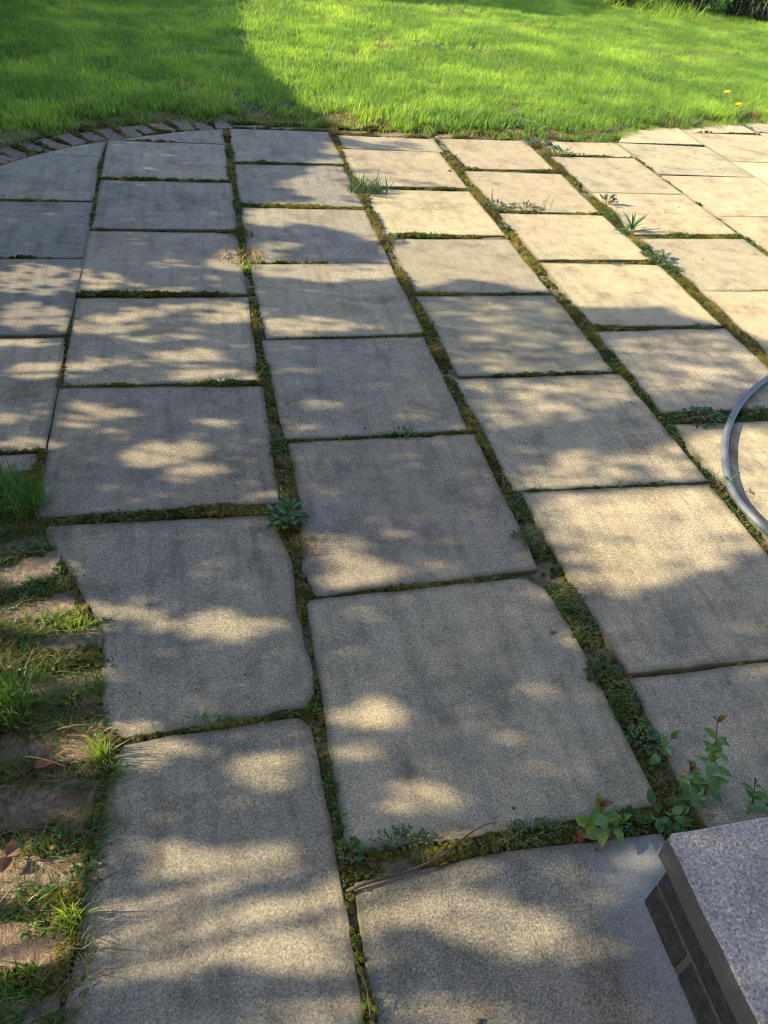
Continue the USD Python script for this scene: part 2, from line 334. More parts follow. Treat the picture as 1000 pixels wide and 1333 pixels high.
# line where the lawn begins, from left to right
LAWN_EDGE = [(-2.6, 2.6), (-1.9, 3.45), (-1.45, 4.05), (-1.10, 4.58), (-0.93, 4.80), (-0.72, 5.05), (-0.46, 5.19), (-0.15, 5.31), (0.25, 5.36), (0.9, 5.36), (1.5, 5.29), (2.2, 5.27), (2.75, 5.27), (2.95, 5.38), (3.2, 5.56), (3.7, 5.72), (4.5, 5.95), (5.6, 6.2)]
LAWN = Polygon(LAWN_EDGE + [(14.5, 8.0), (14.5, 15.5), (-4.5, 15.5), (-5.5, 2.6)])
PATIO_BED = Polygon([(-2.4, 1.9)] + [(x, y + 0.06) for x, y in LAWN_EDGE[1:]] + [(6.2, 6.2), (6.2, -1.5), (-1.6, -1.5), (-1.6, 1.9)])

patio = thing('patio', kind='structure')
v, f = sheet(PATIO_BED, -0.011, 0.05, 0.005, 9, 3)
put('joint_soil', v, f, M_soil, patio, smooth=True)

# ------------------------------------------------------------------ slabs
def outline(poly, step, jag, seed, corner):
    p = Polygon(poly).buffer(-corner).buffer(corner, quad_segs=1)
    pts = np.array(p.segmentize(step).exterior.coords)[:-1]; n = len(pts)
    if not p.exterior.is_ccw:
        pts = pts[::-1]
    t = np.roll(pts, -1, 0) - np.roll(pts, 1, 0); t /= np.linalg.norm(t, axis=1, keepdims=True)
    nrm = np.stack([t[:, 1], -t[:, 0]], 1)
    q = np.c_[pts, np.zeros(n)]
    d = (meshkit.noise(q * 70, seed) - 0.55) * jag * 0.7 + (meshkit.noise(q * 14, seed + 5) - 0.5) * jag * 0.8 - np.clip(meshkit.noise(q * 9, seed + 7) - 0.74, 0, 1) * jag * 7
    return pts + nrm * d[:, None], nrm

def make_slab(poly, mat, parent, name='paving_slab', z=0.0, tilt=(0, 0), th=0.05, bevel=0.006, step=0.025, jag=0.003, seed=0, corner=0.008, label=None, side=False):
    pts, nrm = outline(poly, step, jag, seed, corner)
    n = len(pts); c = pts.mean(0)
    var = 0.6 + 0.9 * meshkit.noise(np.c_[pts * 25, np.zeros(n)], seed + 9)
    half = math.sqrt(Polygon(pts).area) / 2
    rings = [(0.0, -th, 0.0, 1.0), (0.0, -bevel, 0.0, 1.0), (0.3 * bevel, -0.3 * bevel, 0.7, 0.9), (bevel, 0.0, 1.0, 0.75), (0.018, 0.0, 1.0, 0.30), (0.055, 0.0, 1.0, 0.0)]
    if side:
        rings = [(a_, b_, c_, e_) for (a_, b_, c_, _), e_ in zip(rings, (1.6, 1.3, 0.15, 0, 0, 0))]  # side faces take the full tint, standing in for their shade
    V, N, E = [], [], []
    for inset, dz, up, e in rings:
        if inset <= bevel:
            q = pts - nrm * (inset * var)[:, None]; rim = q
        else:
            q = rim + (c - rim) * min(0.6, inset / half)
        zz = z + dz * (var if -th < dz < 0 else 1.0) + (q[:, 0] - c[0]) * tilt[0] + (q[:, 1] - c[1]) * tilt[1]
        V.append(np.c_[q, np.broadcast_to(zz, n)])
        k = np.c_[nrm * math.sqrt(max(0, 1 - up * up)), np.full(n, up)]
        N.append(k); E.append(np.full(n, e))
    V = np.vstack(V + [[[c[0], c[1], z]]]); N = np.vstack(N + [[[0, 0, 1]]]); E = np.r_[np.concatenate(E), 0.0]
    a = np.arange(n); b = (a + 1) % n
    F = []
    for i in range(len(rings) - 1):
        o, q = i * n, (i + 1) * n
        F += [np.stack([o + a, o + b, q + b], 1), np.stack([o + a, q + b, q + a], 1)]
    o = (len(rings) - 1) * n
    F.append(np.stack([o + a, o + b, np.full(n, len(V) - 1)], 1))
    return put(name, V, np.vstack(F), mat, parent, normals=N, attrs={'edge': E}, label=label)

SLABS = []
def rect(x0, x1, y0, y1, j=0.004, seed=None):
    r = np.random.default_rng(int(abs(x0 * 977 + y0 * 6131)) + 11)
    x0, x1, y0, y1 = x0 - .016, x1 + .016, y0 - .012, y1 + .012
    cx, cy, a = (x0 + x1) / 2, (y0 + y1) / 2, r.normal(0, 0.006)
    q = np.array([(x0, y0), (x1, y0), (x1, y1), (x0, y1)]) - (cx, cy)
    q = q @ np.array([[math.cos(a), math.sin(a)], [-math.sin(a), math.cos(a)]]) + (cx, cy) + r.normal(0, j, (4, 2))
    return [tuple(p) for p in q]
def S(poly, **kw):
    SLABS.append((list(Polygon(poly).buffer(0.012, join_style=2).exterior.coords)[:-1] if len(poly) != 4 or kw or poly[0][0] in (0.221, -0.462, 0.222, 0.868, 0.882, 0.885, 0.917, 1.560, 2.236) else poly, kw))

EDGE_IN = [(-1.75, 3.10), (-1.40, 3.66), (-1.15, 4.08), (-0.98, 4.345), (-0.81, 4.56), (-0.65, 4.715), (-0.53, 4.80), (-0.33, 4.915), (-0.09, 5.05), (0.18, 5.145), (0.5, 5.18), (0.85, 5.18)]
INSIDE = Polygon(EDGE_IN + [(0.85, 0), (-1.75, 0)])
def cut(poly):
    q = Polygon(poly).intersection(INSIDE.buffer(-0.006))
    return list(q.exterior.coords)[:-1]
# column 0, running out of the picture on the left
S(cut([(-1.10, 4.575), (-0.505, 4.565), (-0.495, 4.86), (-0.9, 4.86)]))
S(cut([(-1.105, 3.92), (-0.503, 3.905), (-0.507, 4.545), (-1.10, 4.55)]))
for y0, y1 in ((3.268, 3.874), (2.612, 3.232), (1.935, 2.578)):
    S(rect(-1.10, -0.497, y0, y1))
S(rect(-1.74, -1.13, 3.25, 3.86)) if False else None
S([(-1.0, 1.80), (-0.60, 1.80), (-0.51, 1.835), (-0.503, 1.905), (-1.0, 1.915)])
# column 1
S(cut([(-0.45, 4.868), (0.162, 4.862), (0.166, 5.4), (-0.45, 5.4)]))
for y0, y1 in ((4.235, 4.832), (3.572, 4.187), (2.935, 3.532), (2.283, 2.882)):
    S(rect(-0.462, 0.152, y0, y1))
S([(-0.462, 1.637), (0.155, 1.640), (0.163, 2.225), (-0.466, 2.247)])
S([(-0.431, 1.582), (0.131, 1.573), (0.152, 1.46), (0.166, 1.40), (0.158, 1.22), (0.172, 1.053), (0.168, 0.99), (0.145, 0.96), (0.0, 0.948), (-0.214, 0.945), (-0.252, 0.972), (-0.267, 1.209), (-0.30, 1.30), (-0.395, 1.495), (-0.435, 1.55)], jag=0.005, corner=0.010)
S([(-0.215, 0.905), (-0.15, 0.912), (0.13, 0.920), (0.148, 0.90), (0.160, 0.70), (0.163, 0.30), (-0.285, 0.28), (-0.278, 0.433), (-0.258, 0.648), (-0.232, 0.85)], jag=0.005, corner=0.009)
S(rect(-0.30, 0.16, -0.36, 0.255)); S(rect(-0.30, 0.16, -1.0, -0.39))
# column 2
S([(0.221, 4.555), (0.826, 4.570), (0.818, 5.155), (0.221, 5.143)])
for y0, y1 in ((3.895, 4.505), (3.222, 3.838), (2.567, 3.188)):
    S(rect(0.213, 0.808, y0, y1))
S([(0.222, 1.930), (0.798, 1.930), (0.796, 2.528), (0.203, 2.530)])
S([(0.225, 1.275), (0.30, 1.282), (0.808, 1.300), (0.812, 1.898), (0.228, 1.898), (0.235, 1.60), (0.205, 1.36)], jag=0.004, corner=0.009)
S([(0.197, 0.640), (0.40, 0.628), (0.822, 0.632), (0.818, 1.10), (0.80, 1.215), (0.760, 1.256), (0.205, 1.245)], jag=0.004, corner=0.012)
S([(0.204, 0.560), (0.5, 0.572), (0.80, 0.556), (0.805, -0.05), (0.196, -0.05)], jag=0.004, stain=True)
S(rect(0.20, 0.80, -0.70, -0.08))
# column 3
S([(0.882, 4.858), (1.495, 4.853), (1.500, 5.105), (0.882, 5.100)])
for y0, y1 in ((4.20, 4.815), (3.545, 4.155), (2.922, 3.482), (2.262, 2.877)):
    S(rect(0.878, 1.462, y0, y1, j=0.006))
S([(0.868, 1.622), (1.490, 1.610), (1.488, 2.230), (0.855, 2.230)])
S([(0.885, 1.588), (1.487, 1.578), (1.500, 0.940), (0.918, 0.944), (0.900, 1.2)])
S([(0.917, 0.915), (1.500, 0.912), (1.50, 0.31), (0.90, 0.31)])
# column 4
S([(1.560, 4.543), (2.130, 4.560), (2.140, 5.135), (1.568, 5.110)])
for y0, y1 in ((3.870, 4.482), (3.243, 3.815), (2.600, 3.186), (1.985, 2.556)):
    S(rect(1.545, 2.118, y0, y1, j=0.006))
S(rect(1.550, 2.14, 1.30, 1.885)); S(rect(1.55, 2.14, 0.66, 1.27)); S(rect(1.55, 2.14, 0.03, 0.63))
# column 5
S([(2.236, 4.868), (2.825, 4.870), (2.820, 5.160), (2.262, 5.140)])
for y0, y1 in ((4.200, 4.828), (3.588, 4.164), (2.925, 3.500), (2.29, 2.900), (1.65, 2.26), (1.01, 1.62), (0.37, 0.98)):
    S(rect(2.222, 2.800, y0, y1, j=0.006))
# columns 6 to 9: tight joints, cut by the lawn
S([(2.865, 5.185), (3.515, 5.215), (3.53, 5.60), (3.30, 5.56), (3.0, 5.40)])
for y0, y1 in ((4.545, 5.160), (3.858, 4.520), (3.215, 3.836), (2.575, 3.195), (1.935, 2.555), (1.295, 1.915)):
    S(rect(2.842, 3.515, y0, y1, j=0.003))
S([(3.553, 5.520), (4.19, 5.575), (4.20, 5.86), (3.56, 5.66)])
for y0, y1 in ((4.875, 5.495), (4.235, 4.855), (3.60, 4.215), (2.96, 3.58), (2.32, 2.94)):
    S(rect(3.550, 4.180, y0, y1, j=0.003))
S([(4.22, 5.59), (4.85, 5.60), (4.86, 6.05), (4.22, 5.87)])
for y0, y1 in ((4.94, 5.565), (4.295, 4.92), (3.65, 4.275), (3.0, 3.63)):
    S(rect(4.205, 4.840, y0, y1, j=0.003))
for y0, y1 in ((5.585, 6.21), (4.94, 5.565), (4.295, 4.92)):
    S(rect(4.865, 5.500, y0, y1, j=0.003))

r = np.random.default_rng(5)
FOOT = []
for i, (poly, kw) in enumerate(SLABS):
    c = np.mean(poly, 0); near = c[1] < 2.6
    far = c[1] > 2.4 and c[0] > 0.85
    zz = float(r.normal(0, 0.0022)); tl = tuple(r.normal(0, 0.004, 2))
    if c[0] > 0.85 and 0.9 < c[1] < 1.6: zz = 0.004
    make_slab(poly, M_slab_stain if kw.get('stain') else M_slab_far if far else M_slab, patio, z=zz, tilt=tl, seed=i * 3, jag=kw.get('jag', 0.0035), corner=kw.get("corner", 0.005), step=0.016 if near else 0.035,
              bevel=0.0032 if near else 0.003)
    FOOT.append(Polygon(poly))
SLAB_U = unary_union(FOOT)

# ------------------------------------------------------------------ brick edging
BRICKS = []
def make_brick(parent, centre, yaw, lx, ly, z, seed, mat=M_brick):
    q = np.array([(-lx / 2, -ly / 2), (lx / 2, -ly / 2), (lx / 2, ly / 2), (-lx / 2, ly / 2)])
    c, s_ = math.cos(yaw), math.sin(yaw)
    q = q @ np.array([[c, s_], [-s_, c]]) + centre
    rr = np.random.default_rng(seed)
    q = q + rr.normal(0, 0.003, (4, 2))
    make_slab(q, mat, parent, 'brick', z=z, tilt=tuple(rr.normal(0, 0.02, 2)), th=0.06, bevel=0.004, step=0.018, jag=0.004, seed=seed, corner=0.007)
    BRICKS.append(Polygon(q))

def along(pts, d):
    ls = LineString(pts); out = []
    s_ = 0.0
    while s_ < ls.length:
        a = np.array(ls.interpolate(s_).coords[0]); b = np.array(ls.interpolate(min(ls.length, s_ + 0.02)).coords[0]) - np.array(ls.interpolate(max(0, s_ - 0.02)).coords[0])
        out.append((a, math.atan2(b[1], b[0]))); s_ += d
    return out
edging = thing('brick_edging', 'curved row of weathered bricks bordering the back left of the patio along the shaded lawn', 'brick edging')
for i, (p, a) in enumerate(along(EDGE_IN, 0.112)):
    nrm = np.array([-math.sin(a), math.cos(a)])
    if p[0] > 0.25:
        continue
    make_brick(edging, p + nrm * 0.118, a + rng.normal(0, .05), 0.103, 0.205, -0.002 + rng.normal(0, 0.002), 100 + i)
strip = thing('brick_edging', 'sunken straight strip of brick between the slabs and the sunlit front of the lawn', 'brick edging')
x = 0.34
while x < 2.85:
    make_brick(strip, (x, 5.225 + (0.012 if x < 0.9 else -0.01)), rng.normal(0, .01), 0.205, 0.09, -0.010 + rng.normal(0, 0.002), 200 + int(x * 100)); x += 0.218
near = thing('brick_edging', 'row of mossy old bricks half buried in grass at the lower left of the patio', 'brick edging')
def nb(pts, ext, seed, z=0.0):
    P = np.array([g(*q)[:2] for q in pts])     # top-left, top-right, bottom-right, bottom-left as seen
    right = (P[1] + P[2]) / 2; a = math.atan2(*(((P[1] - P[0]) + (P[2] - P[3]))[::-1]))
    w = np.linalg.norm((P[1] - P[2]))
    w = min(max(w, 0.07), 0.105)
    d = np.array([math.cos(a), math.sin(a)])
    make_brick(near, right - d * ext / 2, a, ext, w, z, seed)
nb([(0, 705), (55, 687), (62, 708), (0, 735)], 0.205, 301, 0.0)
nb([(0, 740), (75, 720), (87, 750), (0, 765)], 0.205, 302, 0.002)
nb([(35, 780), (95, 765), (105, 790), (10, 810)], 0.205, 303, -0.003)
nb([(60, 818), (143, 812), (146, 838), (60, 845)], 0.205, 304, -0.006)
nb([(60, 868), (138, 862), (140, 905), (60, 912)], 0.205, 309, -0.012)
nb([(50, 950), (128, 945), (134, 990), (30, 995)], 0.205, 305, -0.004)
nb([(40, 1015), (135, 1010), (118, 1075), (20, 1075)], 0.205, 306, -0.002)
nb([(10, 1110), (115, 1100), (103, 1165), (15, 1165)], 0.205, 307, 0.0)
nb([(0, 1200), (92, 1205), (80, 1258), (0, 1258)], 0.205, 308, 0.0)
nb([(0, 1290), (78, 1290), (70, 1350), (0, 1350)], 0.205, 310, -0.006)
BRICK_U = unary_union(BRICKS)

# ------------------------------------------------------------------ step
step = thing('garden_step', 'low concrete step on dark bricks at the lower right corner', 'step')
SX, SY = 0.712, 0.452
def rounded_box(x0, x1, y0, y1, z0, z1, b):
    import manifold3d as mf
    c = []
    for X in (x0 + b, x1 - b):
        for Y in (y0 + b, y1 - b):
            for Z in (z0 + b, z1 - b):
                c.append(mf.Manifold.sphere(b, 12).translate([X, Y, Z]))
    return mf.Manifold.batch_hull(c)
bm = rounded_box(SX + 0.0025, SX + 1.0, SY - 1.38, SY - 0.0025, -0.05, 0.148, 0.002)
vv, ff, nn = meshkit.arrays(bm)
put('mortar', vv, ff, M_mortar, step)
# two courses of stretchers on the near face and round the corner
zc = [(0.000, 0.067), (0.076, 0.143)]
for ci, (z0, z1) in enumerate(zc):
    first = 0.115 if ci == 0 else 0.33
    y = SY; k = 0
    while y > SY - 1.15:
        Lb = first if k == 0 else 0.215
        vv, ff, nn = meshkit.arrays(rounded_box(SX, SX + 0.10, y - Lb, y, z0, z1, 0.004), smooth=40)
        put('brick', vv, ff, M_bluebrick, step, normals=nn)
        y -= Lb + 0.011; k += 1
    x = SX + 0.112; k = 0
    while x < SX + 0.9:
        vv, ff, nn = meshkit.arrays(rounded_box(x, x + (0.215 if k or ci else 0.10), SY - 0.1, SY, z0, z1, 0.004), smooth=40)
        put('brick', vv, ff, M_bluebrick, step, normals=nn)
        x += (0.215 if k or ci else 0.10) + 0.011; k += 1
# coping slab with worn edges
COP = [(0.697, 0.481), (1.75, 0.486), (1.75, -0.94), (0.700, -0.94)]
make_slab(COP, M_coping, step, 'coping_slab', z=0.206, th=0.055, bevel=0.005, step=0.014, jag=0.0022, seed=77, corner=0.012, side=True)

# ------------------------------------------------------------------ the house whose step this is, behind the viewer
M_housebrick = usdkit.material(stage, L + 'house_brick', {'geo': ('geometry', {}), 'mp': ('mapping', {'rotation': (math.pi / 2, 0, 0)}),
    'bt': ('brick_texture', {'color1': (0.20, 0.10, 0.07), 'color2': (0.14, 0.075, 0.055), 'mortar': (0.25, 0.23, 0.20), 'scale': 1.0, 'mortar_size': 0.010, 'brick_width': 0.225, 'row_height': 0.075}),
    'p': ('principled_bsdf', {'roughness': 0.85})}, [('geo.position', 'mp.vector'), ('mp.vector', 'bt.vector'), ('bt.color', 'p.base_color')], surface='p.BSDF')
M_white = noisy('white_frame', [(0.3, (0.66, 0.66, 0.64)), (0.7, (0.74, 0.74, 0.72))], scale=4, bump=0.05)
M_pane = usdkit.material(stage, L + 'window_pane', {'f': ('fresnel', {'IOR': 1.5}), 't': ('transparent_bsdf', {}), 'gl': ('glossy_bsdf', {'roughness': 0.02}), 'm': ('mix_closure', {})},
    [('f.fac', 'm.fac'), ('t.BSDF', 'm.closure1'), ('gl.BSDF', 'm.closure2')], surface='m.closure')
M_dark = noisy('dark_room', [(0.3, (0.02, 0.02, 0.02)), (0.7, (0.03, 0.03, 0.03))], scale=2)
def box_mesh(x0, x1, y0, y1, z0, z1):
    b = trimesh.creation.box([x1 - x0, y1 - y0, z1 - z0]); b.apply_translation([(x0 + x1) / 2, (y0 + y1) / 2, (z0 + z1) / 2]); return b
HY = -0.95
house = thing('house', 'brick house wall with door and windows behind the garden step', 'house')
holes = [(0.85, 1.75, 0.206, 2.25, 'door'), (2.5, 4.6, 0.9, 2.2, 'window'), (-2.6, -0.9, 0.9, 2.2, 'window'), (2.6, 4.4, 3.5, 4.7, 'window'), (-2.4, -0.9, 3.5, 4.7, 'window')]
import manifold3d as mf
wall_m = mf.Manifold.cube([13.0, 0.28, 5.6]).translate([-4.0, HY - 0.28, -0.05])
for a0, a1, b0, b1, kind_ in holes:
    wall_m = wall_m - mf.Manifold.cube([a1 - a0, 1, b1 - b0]).translate([a0, HY - 0.6, b0])
wv, wf, _ = meshkit.arrays(wall_m)
put('wall', wv, wf, M_housebrick, house)
bk = box_mesh(-4.0, 9.0, HY - 3.4, HY - 3.3, -0.05, 5.55); put('rear_wall', bk.vertices, bk.faces, M_dark, house)
rf = mf.Manifold.hull_points(np.array([(-4.4, HY + 0.35, 5.56), (9.4, HY + 0.35, 5.56), (-4.4, HY - 3.8, 5.56), (9.4, HY - 3.8, 5.56), (-4.4, HY - 1.7, 7.3), (9.4, HY - 1.7, 7.3)]))
rv, rf_, _ = meshkit.arrays(rf); put('roof', rv, rf_, M_bluebrick, house)
for a0, a1, b0, b1, kind_ in holes:
    fr = mf.Manifold.cube([a1 - a0, 0.07, b1 - b0]).translate([a0, HY - 0.16, b0])
    nsp = 1 if kind_ == 'door' else 2
    wsp = (a1 - a0 - 0.07 * (nsp + 1)) / nsp
    for q in range(nsp):
        fr = fr - mf.Manifold.cube([wsp, 1, b1 - b0 - 0.14]).translate([a0 + 0.07 + q * (wsp + 0.07), HY - 0.6, b0 + 0.07])
    fv, ff, _ = meshkit.arrays(fr); w_ = put(kind_, fv, ff, M_white, house)
    pn = box_mesh(a0 + 0.05, a1 - 0.05, HY - 0.130, HY - 0.122, b0 + 0.05, b1 - 0.05); put('pane', pn.vertices, pn.faces, M_pane, w_)

# ------------------------------------------------------------------ lawn
v, f = sheet(LAWN.buffer(0.12), 0.012, 0.06, 0.012, 1.2, 8)
be = np.array([LAWN.exterior.distance(Point(p[0], p[1])) for p in v]) * np.where(contains_xy(LAWN, v[:, 0], v[:, 1]), 1, -1)
v[:, 2] += np.clip(be / 0.25, 0, 1) * 0.025 - np.clip(0.6 - be / 0.10, 0, 1.8) * 0.05
put('lawn_soil', v, f, M_thatch, smooth=True, kind='structure')

def lawn_z(x, y):
    P = np.stack([x, y, np.zeros_like(x)], 1)
    return 0.012 + 0.012 * (meshkit.fbm(P * 1.2, 3, 8) - 0.5) * 2

def tuft(n, rad, h, w, seed, lean=0.5, curl=0.9, seg=3):
    rr = np.random.default_rng(seed); mb = MB()
    for _ in range(n):
        a, q = rr.uniform(0, 2 * np.pi), rad * math.sqrt(rr.uniform())
        b = (q * math.cos(a), q * math.sin(a), -0.005)
        mb.add(*blade(b, rr.uniform(0, 2 * np.pi), h * rr.uniform(0.55, 1.15), w * rr.uniform(0.7, 1.3), abs(rr.normal(0, lean)), curl * rr.uniform(0.2, 1.4), seg))
    return mb.get()

def leaflet_clump(seed, n=12, R=0.014, L_=0.008):
    rr = np.random.default_rng(seed); mb = MB()
    for _ in range(n):
        th, q = rr.uniform(0, 6.28), R * math.sqrt(rr.uniform())
        mb.add(*leaf((q * math.cos(th), q * math.sin(th), rr.uniform(0, 0.010)), rr.uniform(0, 6.28), rr.uniform(-0.1, 0.9), L_ * rr.uniform(.7, 1.4), L_ * 0.6, roll=rr.normal(0, .3)))
    return mb.get()
LP = [('turf_tuft',) + tuft(44, 0.055, 0.056, 0.0050, 900 + k) + (M_grass,) for k in range(6)]
LP += [('turf_tuft',) + tuft(26, 0.055, 0.075, 0.0042, 950 + k, lean=0.5, curl=1.3) + (M_grass,) for k in range(2)]
LP += [('clover_patch',) + leaflet_clump(975, 40, 0.06, 0.020) + (M_clover,)]
LP += [('dry_tuft',) + tuft(16, 0.05, 0.05, 0.0032, 970, lean=0.9, curl=1.0) + (M_straw,)]
VIS = Polygon([(-1.2, 3.9), (-1.9, 6.0), (-2.6, 9.4), (10.2, 15.0), (10.8, 12.8), (6.6, 6.8), (4.9, 5.9), (3, 5.2), (-0.2, 5.2)])
x0, y0, x1, y1 = VIS.bounds
n = 66000
P = rng.uniform((x0, y0), (x1, y1), (n * 2, 2))
LAWN_IN = LAWN.buffer(0.025)
keep = contains_xy(VIS, P[:, 0], P[:, 1]) & contains_xy(LAWN_IN, P[:, 0], P[:, 1])
P = P[keep][:34000]
ex = np.array([LAWN.exterior.distance(Point(p)) for p in P])
nz = meshkit.fbm(np.c_[P * 1.5, np.zeros(len(P))], 3, 4)
edge_keep = (ex > 0.10) | (meshkit.noise(np.c_[P * 9, np.zeros(len(P))], 2) > 0.35 + 0.3 * (1 - ex / 0.1))
P, ex, nz = P[edge_keep], ex[edge_keep], nz[edge_keep]
idx = rng.integers(0, 8, len(P)); idx[(meshkit.fbm(np.c_[P * 2.2, np.zeros(len(P))], 3, 71) > 0.60) & (rng.uniform(size=len(P)) < 0.35)] = 8; idx[(rng.uniform(size=len(P)) < 0.05) | ((ex < 0.06) & (rng.uniform(size=len(P)) < 0.45))] = 9
idx[(meshkit.fbm(np.c_[P * 1.1, np.zeros(len(P))], 3, 72) > 0.62) & (rng.uniform(size=len(P)) < 0.4)] = 9
sc = rng.uniform(0.75, 1.15, len(P)) * (0.8 + 0.5 * nz)
sc *= np.where((ex > 0.05) & (ex < 0.3), 1.15, 1.0)
pz = lawn_z(P[:, 0], P[:, 1]) + np.clip(ex / 0.25, 0, 1) * 0.025 - 0.004
instancer('lawn_grass', LP, np.c_[P, pz], idx, rng.uniform(0, 6.28, len(P)), sc, label='short bright green lawn grass behind the patio', category='grass')

# dead thatch and short tufts along the lawn's edge
ls = LineString(LAWN_EDGE); q = rng.uniform(2.2, ls.length, 1500)
P = np.array([ls.interpolate(t_).coords[0] for t_ in q]) + np.c_[rng.normal(0, .03, len(q)), rng.uniform(-0.07, 0.06, len(q))]
EP = [('dry_tuft',) + tuft(18, 0.035, 0.035, 0.0034, 990 + k, lean=1.0, curl=0.9) + (M_straw,) for k in range(2)] + [('short_tuft',) + tuft(20, 0.035, 0.04, 0.0038, 995 + k, lean=0.9, curl=1.0) + (M_grass,) for k in range(2)]
kn = meshkit.fbm(np.c_[P * 3, np.zeros(len(P))], 3, 81)
instancer('edge_thatch', EP, np.c_[P, np.full(len(P), -0.006)], np.where(rng.uniform(size=len(P)) < 0.35 + 1.6 * (kn - 0.5), rng.integers(0, 2, len(P)), 2 + rng.integers(0, 2, len(P))), rng.uniform(0, 6.28, len(P)), rng.uniform(.5, 1.2, len(P)), label='dead yellow grass and short tufts along the edge of the lawn', category='grass')

# ------------------------------------------------------------------ moss, straw and small growth in the joints
def moss_clump(seed, n=26, R=0.010, green=False):
    rr = np.random.default_rng(seed); mb = MB()
    ic = trimesh.creation.icosphere(1, 1.0)
    v = ic.vertices * (1 + 0.35 * (meshkit.noise(ic.vertices * 2.3 + seed, seed)[:, None] - 0.5)) * (R * 0.85, R * 0.85, R * 0.45)
    mb.add(v, ic.faces)
    for _ in range(n):
        th, ph = rr.uniform(0, 6.28), math.acos(rr.uniform(0.15, 1))
        d = np.array([math.sin(ph) * math.cos(th), math.sin(ph) * math.sin(th), math.cos(ph)])
        b = d * (R * 0.7, R * 0.7, R * 0.35); t = b + (d + rr.normal(0, .35, 3)) * R * rr.uniform(0.4, 0.8)
        sd = np.cross(d, rr.normal(0, 1, 3)); sd /= np.linalg.norm(sd) + 1e-9
        mb.add([b - sd * R * .16, b + sd * R * .16, t], [[0, 1, 2]])
    return mb.get()
def straw_clump(seed, n=5, Ls=0.035):
    rr = np.random.default_rng(seed); mb = MB()
    for _ in range(n):
        a = rr.uniform(0, 6.28)
        mb.add(*blade((rr.normal(0, .008), rr.normal(0, .008), 0.002), a, Ls * rr.uniform(.5, 1.4), 0.0014, rr.uniform(0.9, 1.5), rr.uniform(-0.1, 0.5), 3))
    return mb.get()
def crumb(seed):
    ic = trimesh.creation.icosphere(1, 1.0)
    v = ic.vertices * (1 + 0.8 * (meshkit.noise(ic.vertices * 1.7 + seed * 3.1, seed)[:, None] - 0.5)) * (0.0045, 0.0035, 0.003)
    return v, ic.faces

ROUGH = Polygon([(-0.28, 0.25), (-0.262, 0.64), (-0.235, 0.86), (-0.262, 0.95), (-0.275, 1.21), (-0.40, 1.50), (-0.47, 1.62), (-0.50, 1.80), (-0.62, 1.84), (-1.1, 1.86), (-1.1, 0.1), (-0.29, 0.1)])
AREA = Polygon([(-1.4, 1.9), (-1.45, 3.8), (-0.95, 4.7), (-0.6, 5.12), (0.1, 5.3), (0.9, 5.32), (2.8, 5.25), (3.2, 5.5), (5.2, 6.1), (5.2, 4.3), (2.9, 1.3), (1.6, -0.1), (-0.3, 0.1), (-0.31, 1.25), (-0.52, 1.55), (-0.56, 1.9)]).union(ROUGH)
STEP_FOOT = Polygon([(SX, SY), (2, SY), (2, -2), (SX, -2)])
GAP = AREA.difference(SLAB_U.buffer(0.002)).difference(BRICK_U.buffer(-0.006)).difference(STEP_FOOT)
x0, y0, x1, y1 = GAP.bounds
P = rng.uniform((x0, y0), (x1, y1), (1500000, 2))
P = P[contains_xy(GAP, P[:, 0], P[:, 1])]
# nearer joints get finer, denser growth; tight joints on the far right stay almost bare
dist = np.hypot(P[:, 0], P[:, 1])
rough = contains_xy(ROUGH, P[:, 0], P[:, 1])
tight = (P[:, 0] > 2.83)
cover = meshkit.fbm(np.c_[P * 7, np.zeros(len(P))], 3, 21)
prob = np.clip(1.25 - 0.2 * dist, 0.35, 1.0) * np.clip((cover - 0.28) * 5, 0.06, 1) * np.where(tight, 0.12, 1) * np.where(rough, 0.40, 1)
P = P[rng.uniform(size=len(P)) < prob]; P = P[:60000]
cover = meshkit.fbm(np.c_[P * 7, np.zeros(len(P))], 3, 21); kindn = meshkit.fbm(np.c_[P * 4.2, np.zeros(len(P))], 3, 33)
rough = contains_xy(ROUGH, P[:, 0], P[:, 1])
dist = np.hypot(P[:, 0], P[:, 1])
MP = [('moss_clump',) + moss_clump(k) + (M_moss,) for k in range(4)] + [('green_moss_clump',) + moss_clump(10 + k, 30) + (M_moss_green,) for k in range(2)] \
   + [('tiny_leaf_clump',) + leaflet_clump(20 + k) + (M_herb,) for k in range(2)] + [('straw_clump',) + straw_clump(30 + k) + (M_straw,) for k in range(3)] + [('soil_crumb',) + crumb(k) + (M_soil,) for k in range(2)]
u = rng.uniform(size=len(P))
idx = rng.integers(0, 4, len(P))
gr = kindn > 0.60
idx = np.where(gr & (u < 0.55), 4 + rng.integers(0, 2, len(P)), idx)
idx = np.where((kindn > 0.60) & (u > 0.86), 6 + rng.integers(0, 2, len(P)), idx)
idx = np.where((u > 0.58) & (u < 0.635), 8 + rng.integers(0, 3, len(P)), idx)
idx = np.where((u > 0.70) & (u < 0.80), 11 + rng.integers(0, 2, len(P)), idx)
sc = rng.uniform(0.55, 1.15, len(P)) * (0.75 + 0.09 * np.clip(dist, 0, 4)) * (0.65 + 0.7 * cover)
pz = -0.010 + 0.013 * np.clip((cover - 0.3) * 2.5, 0, 1) + rng.normal(0, .002, len(P))
pz = np.where(np.isin(idx, (8, 9, 10)), pz + 0.009, pz)
instancer('joint_moss', MP, np.c_[P, pz], idx, rng.uniform(0, 6.28, len(P)), sc, tilt=rng.normal(0, .3, (len(P), 2)), label='moss and tiny growth filling the joints between the slabs', category='moss')

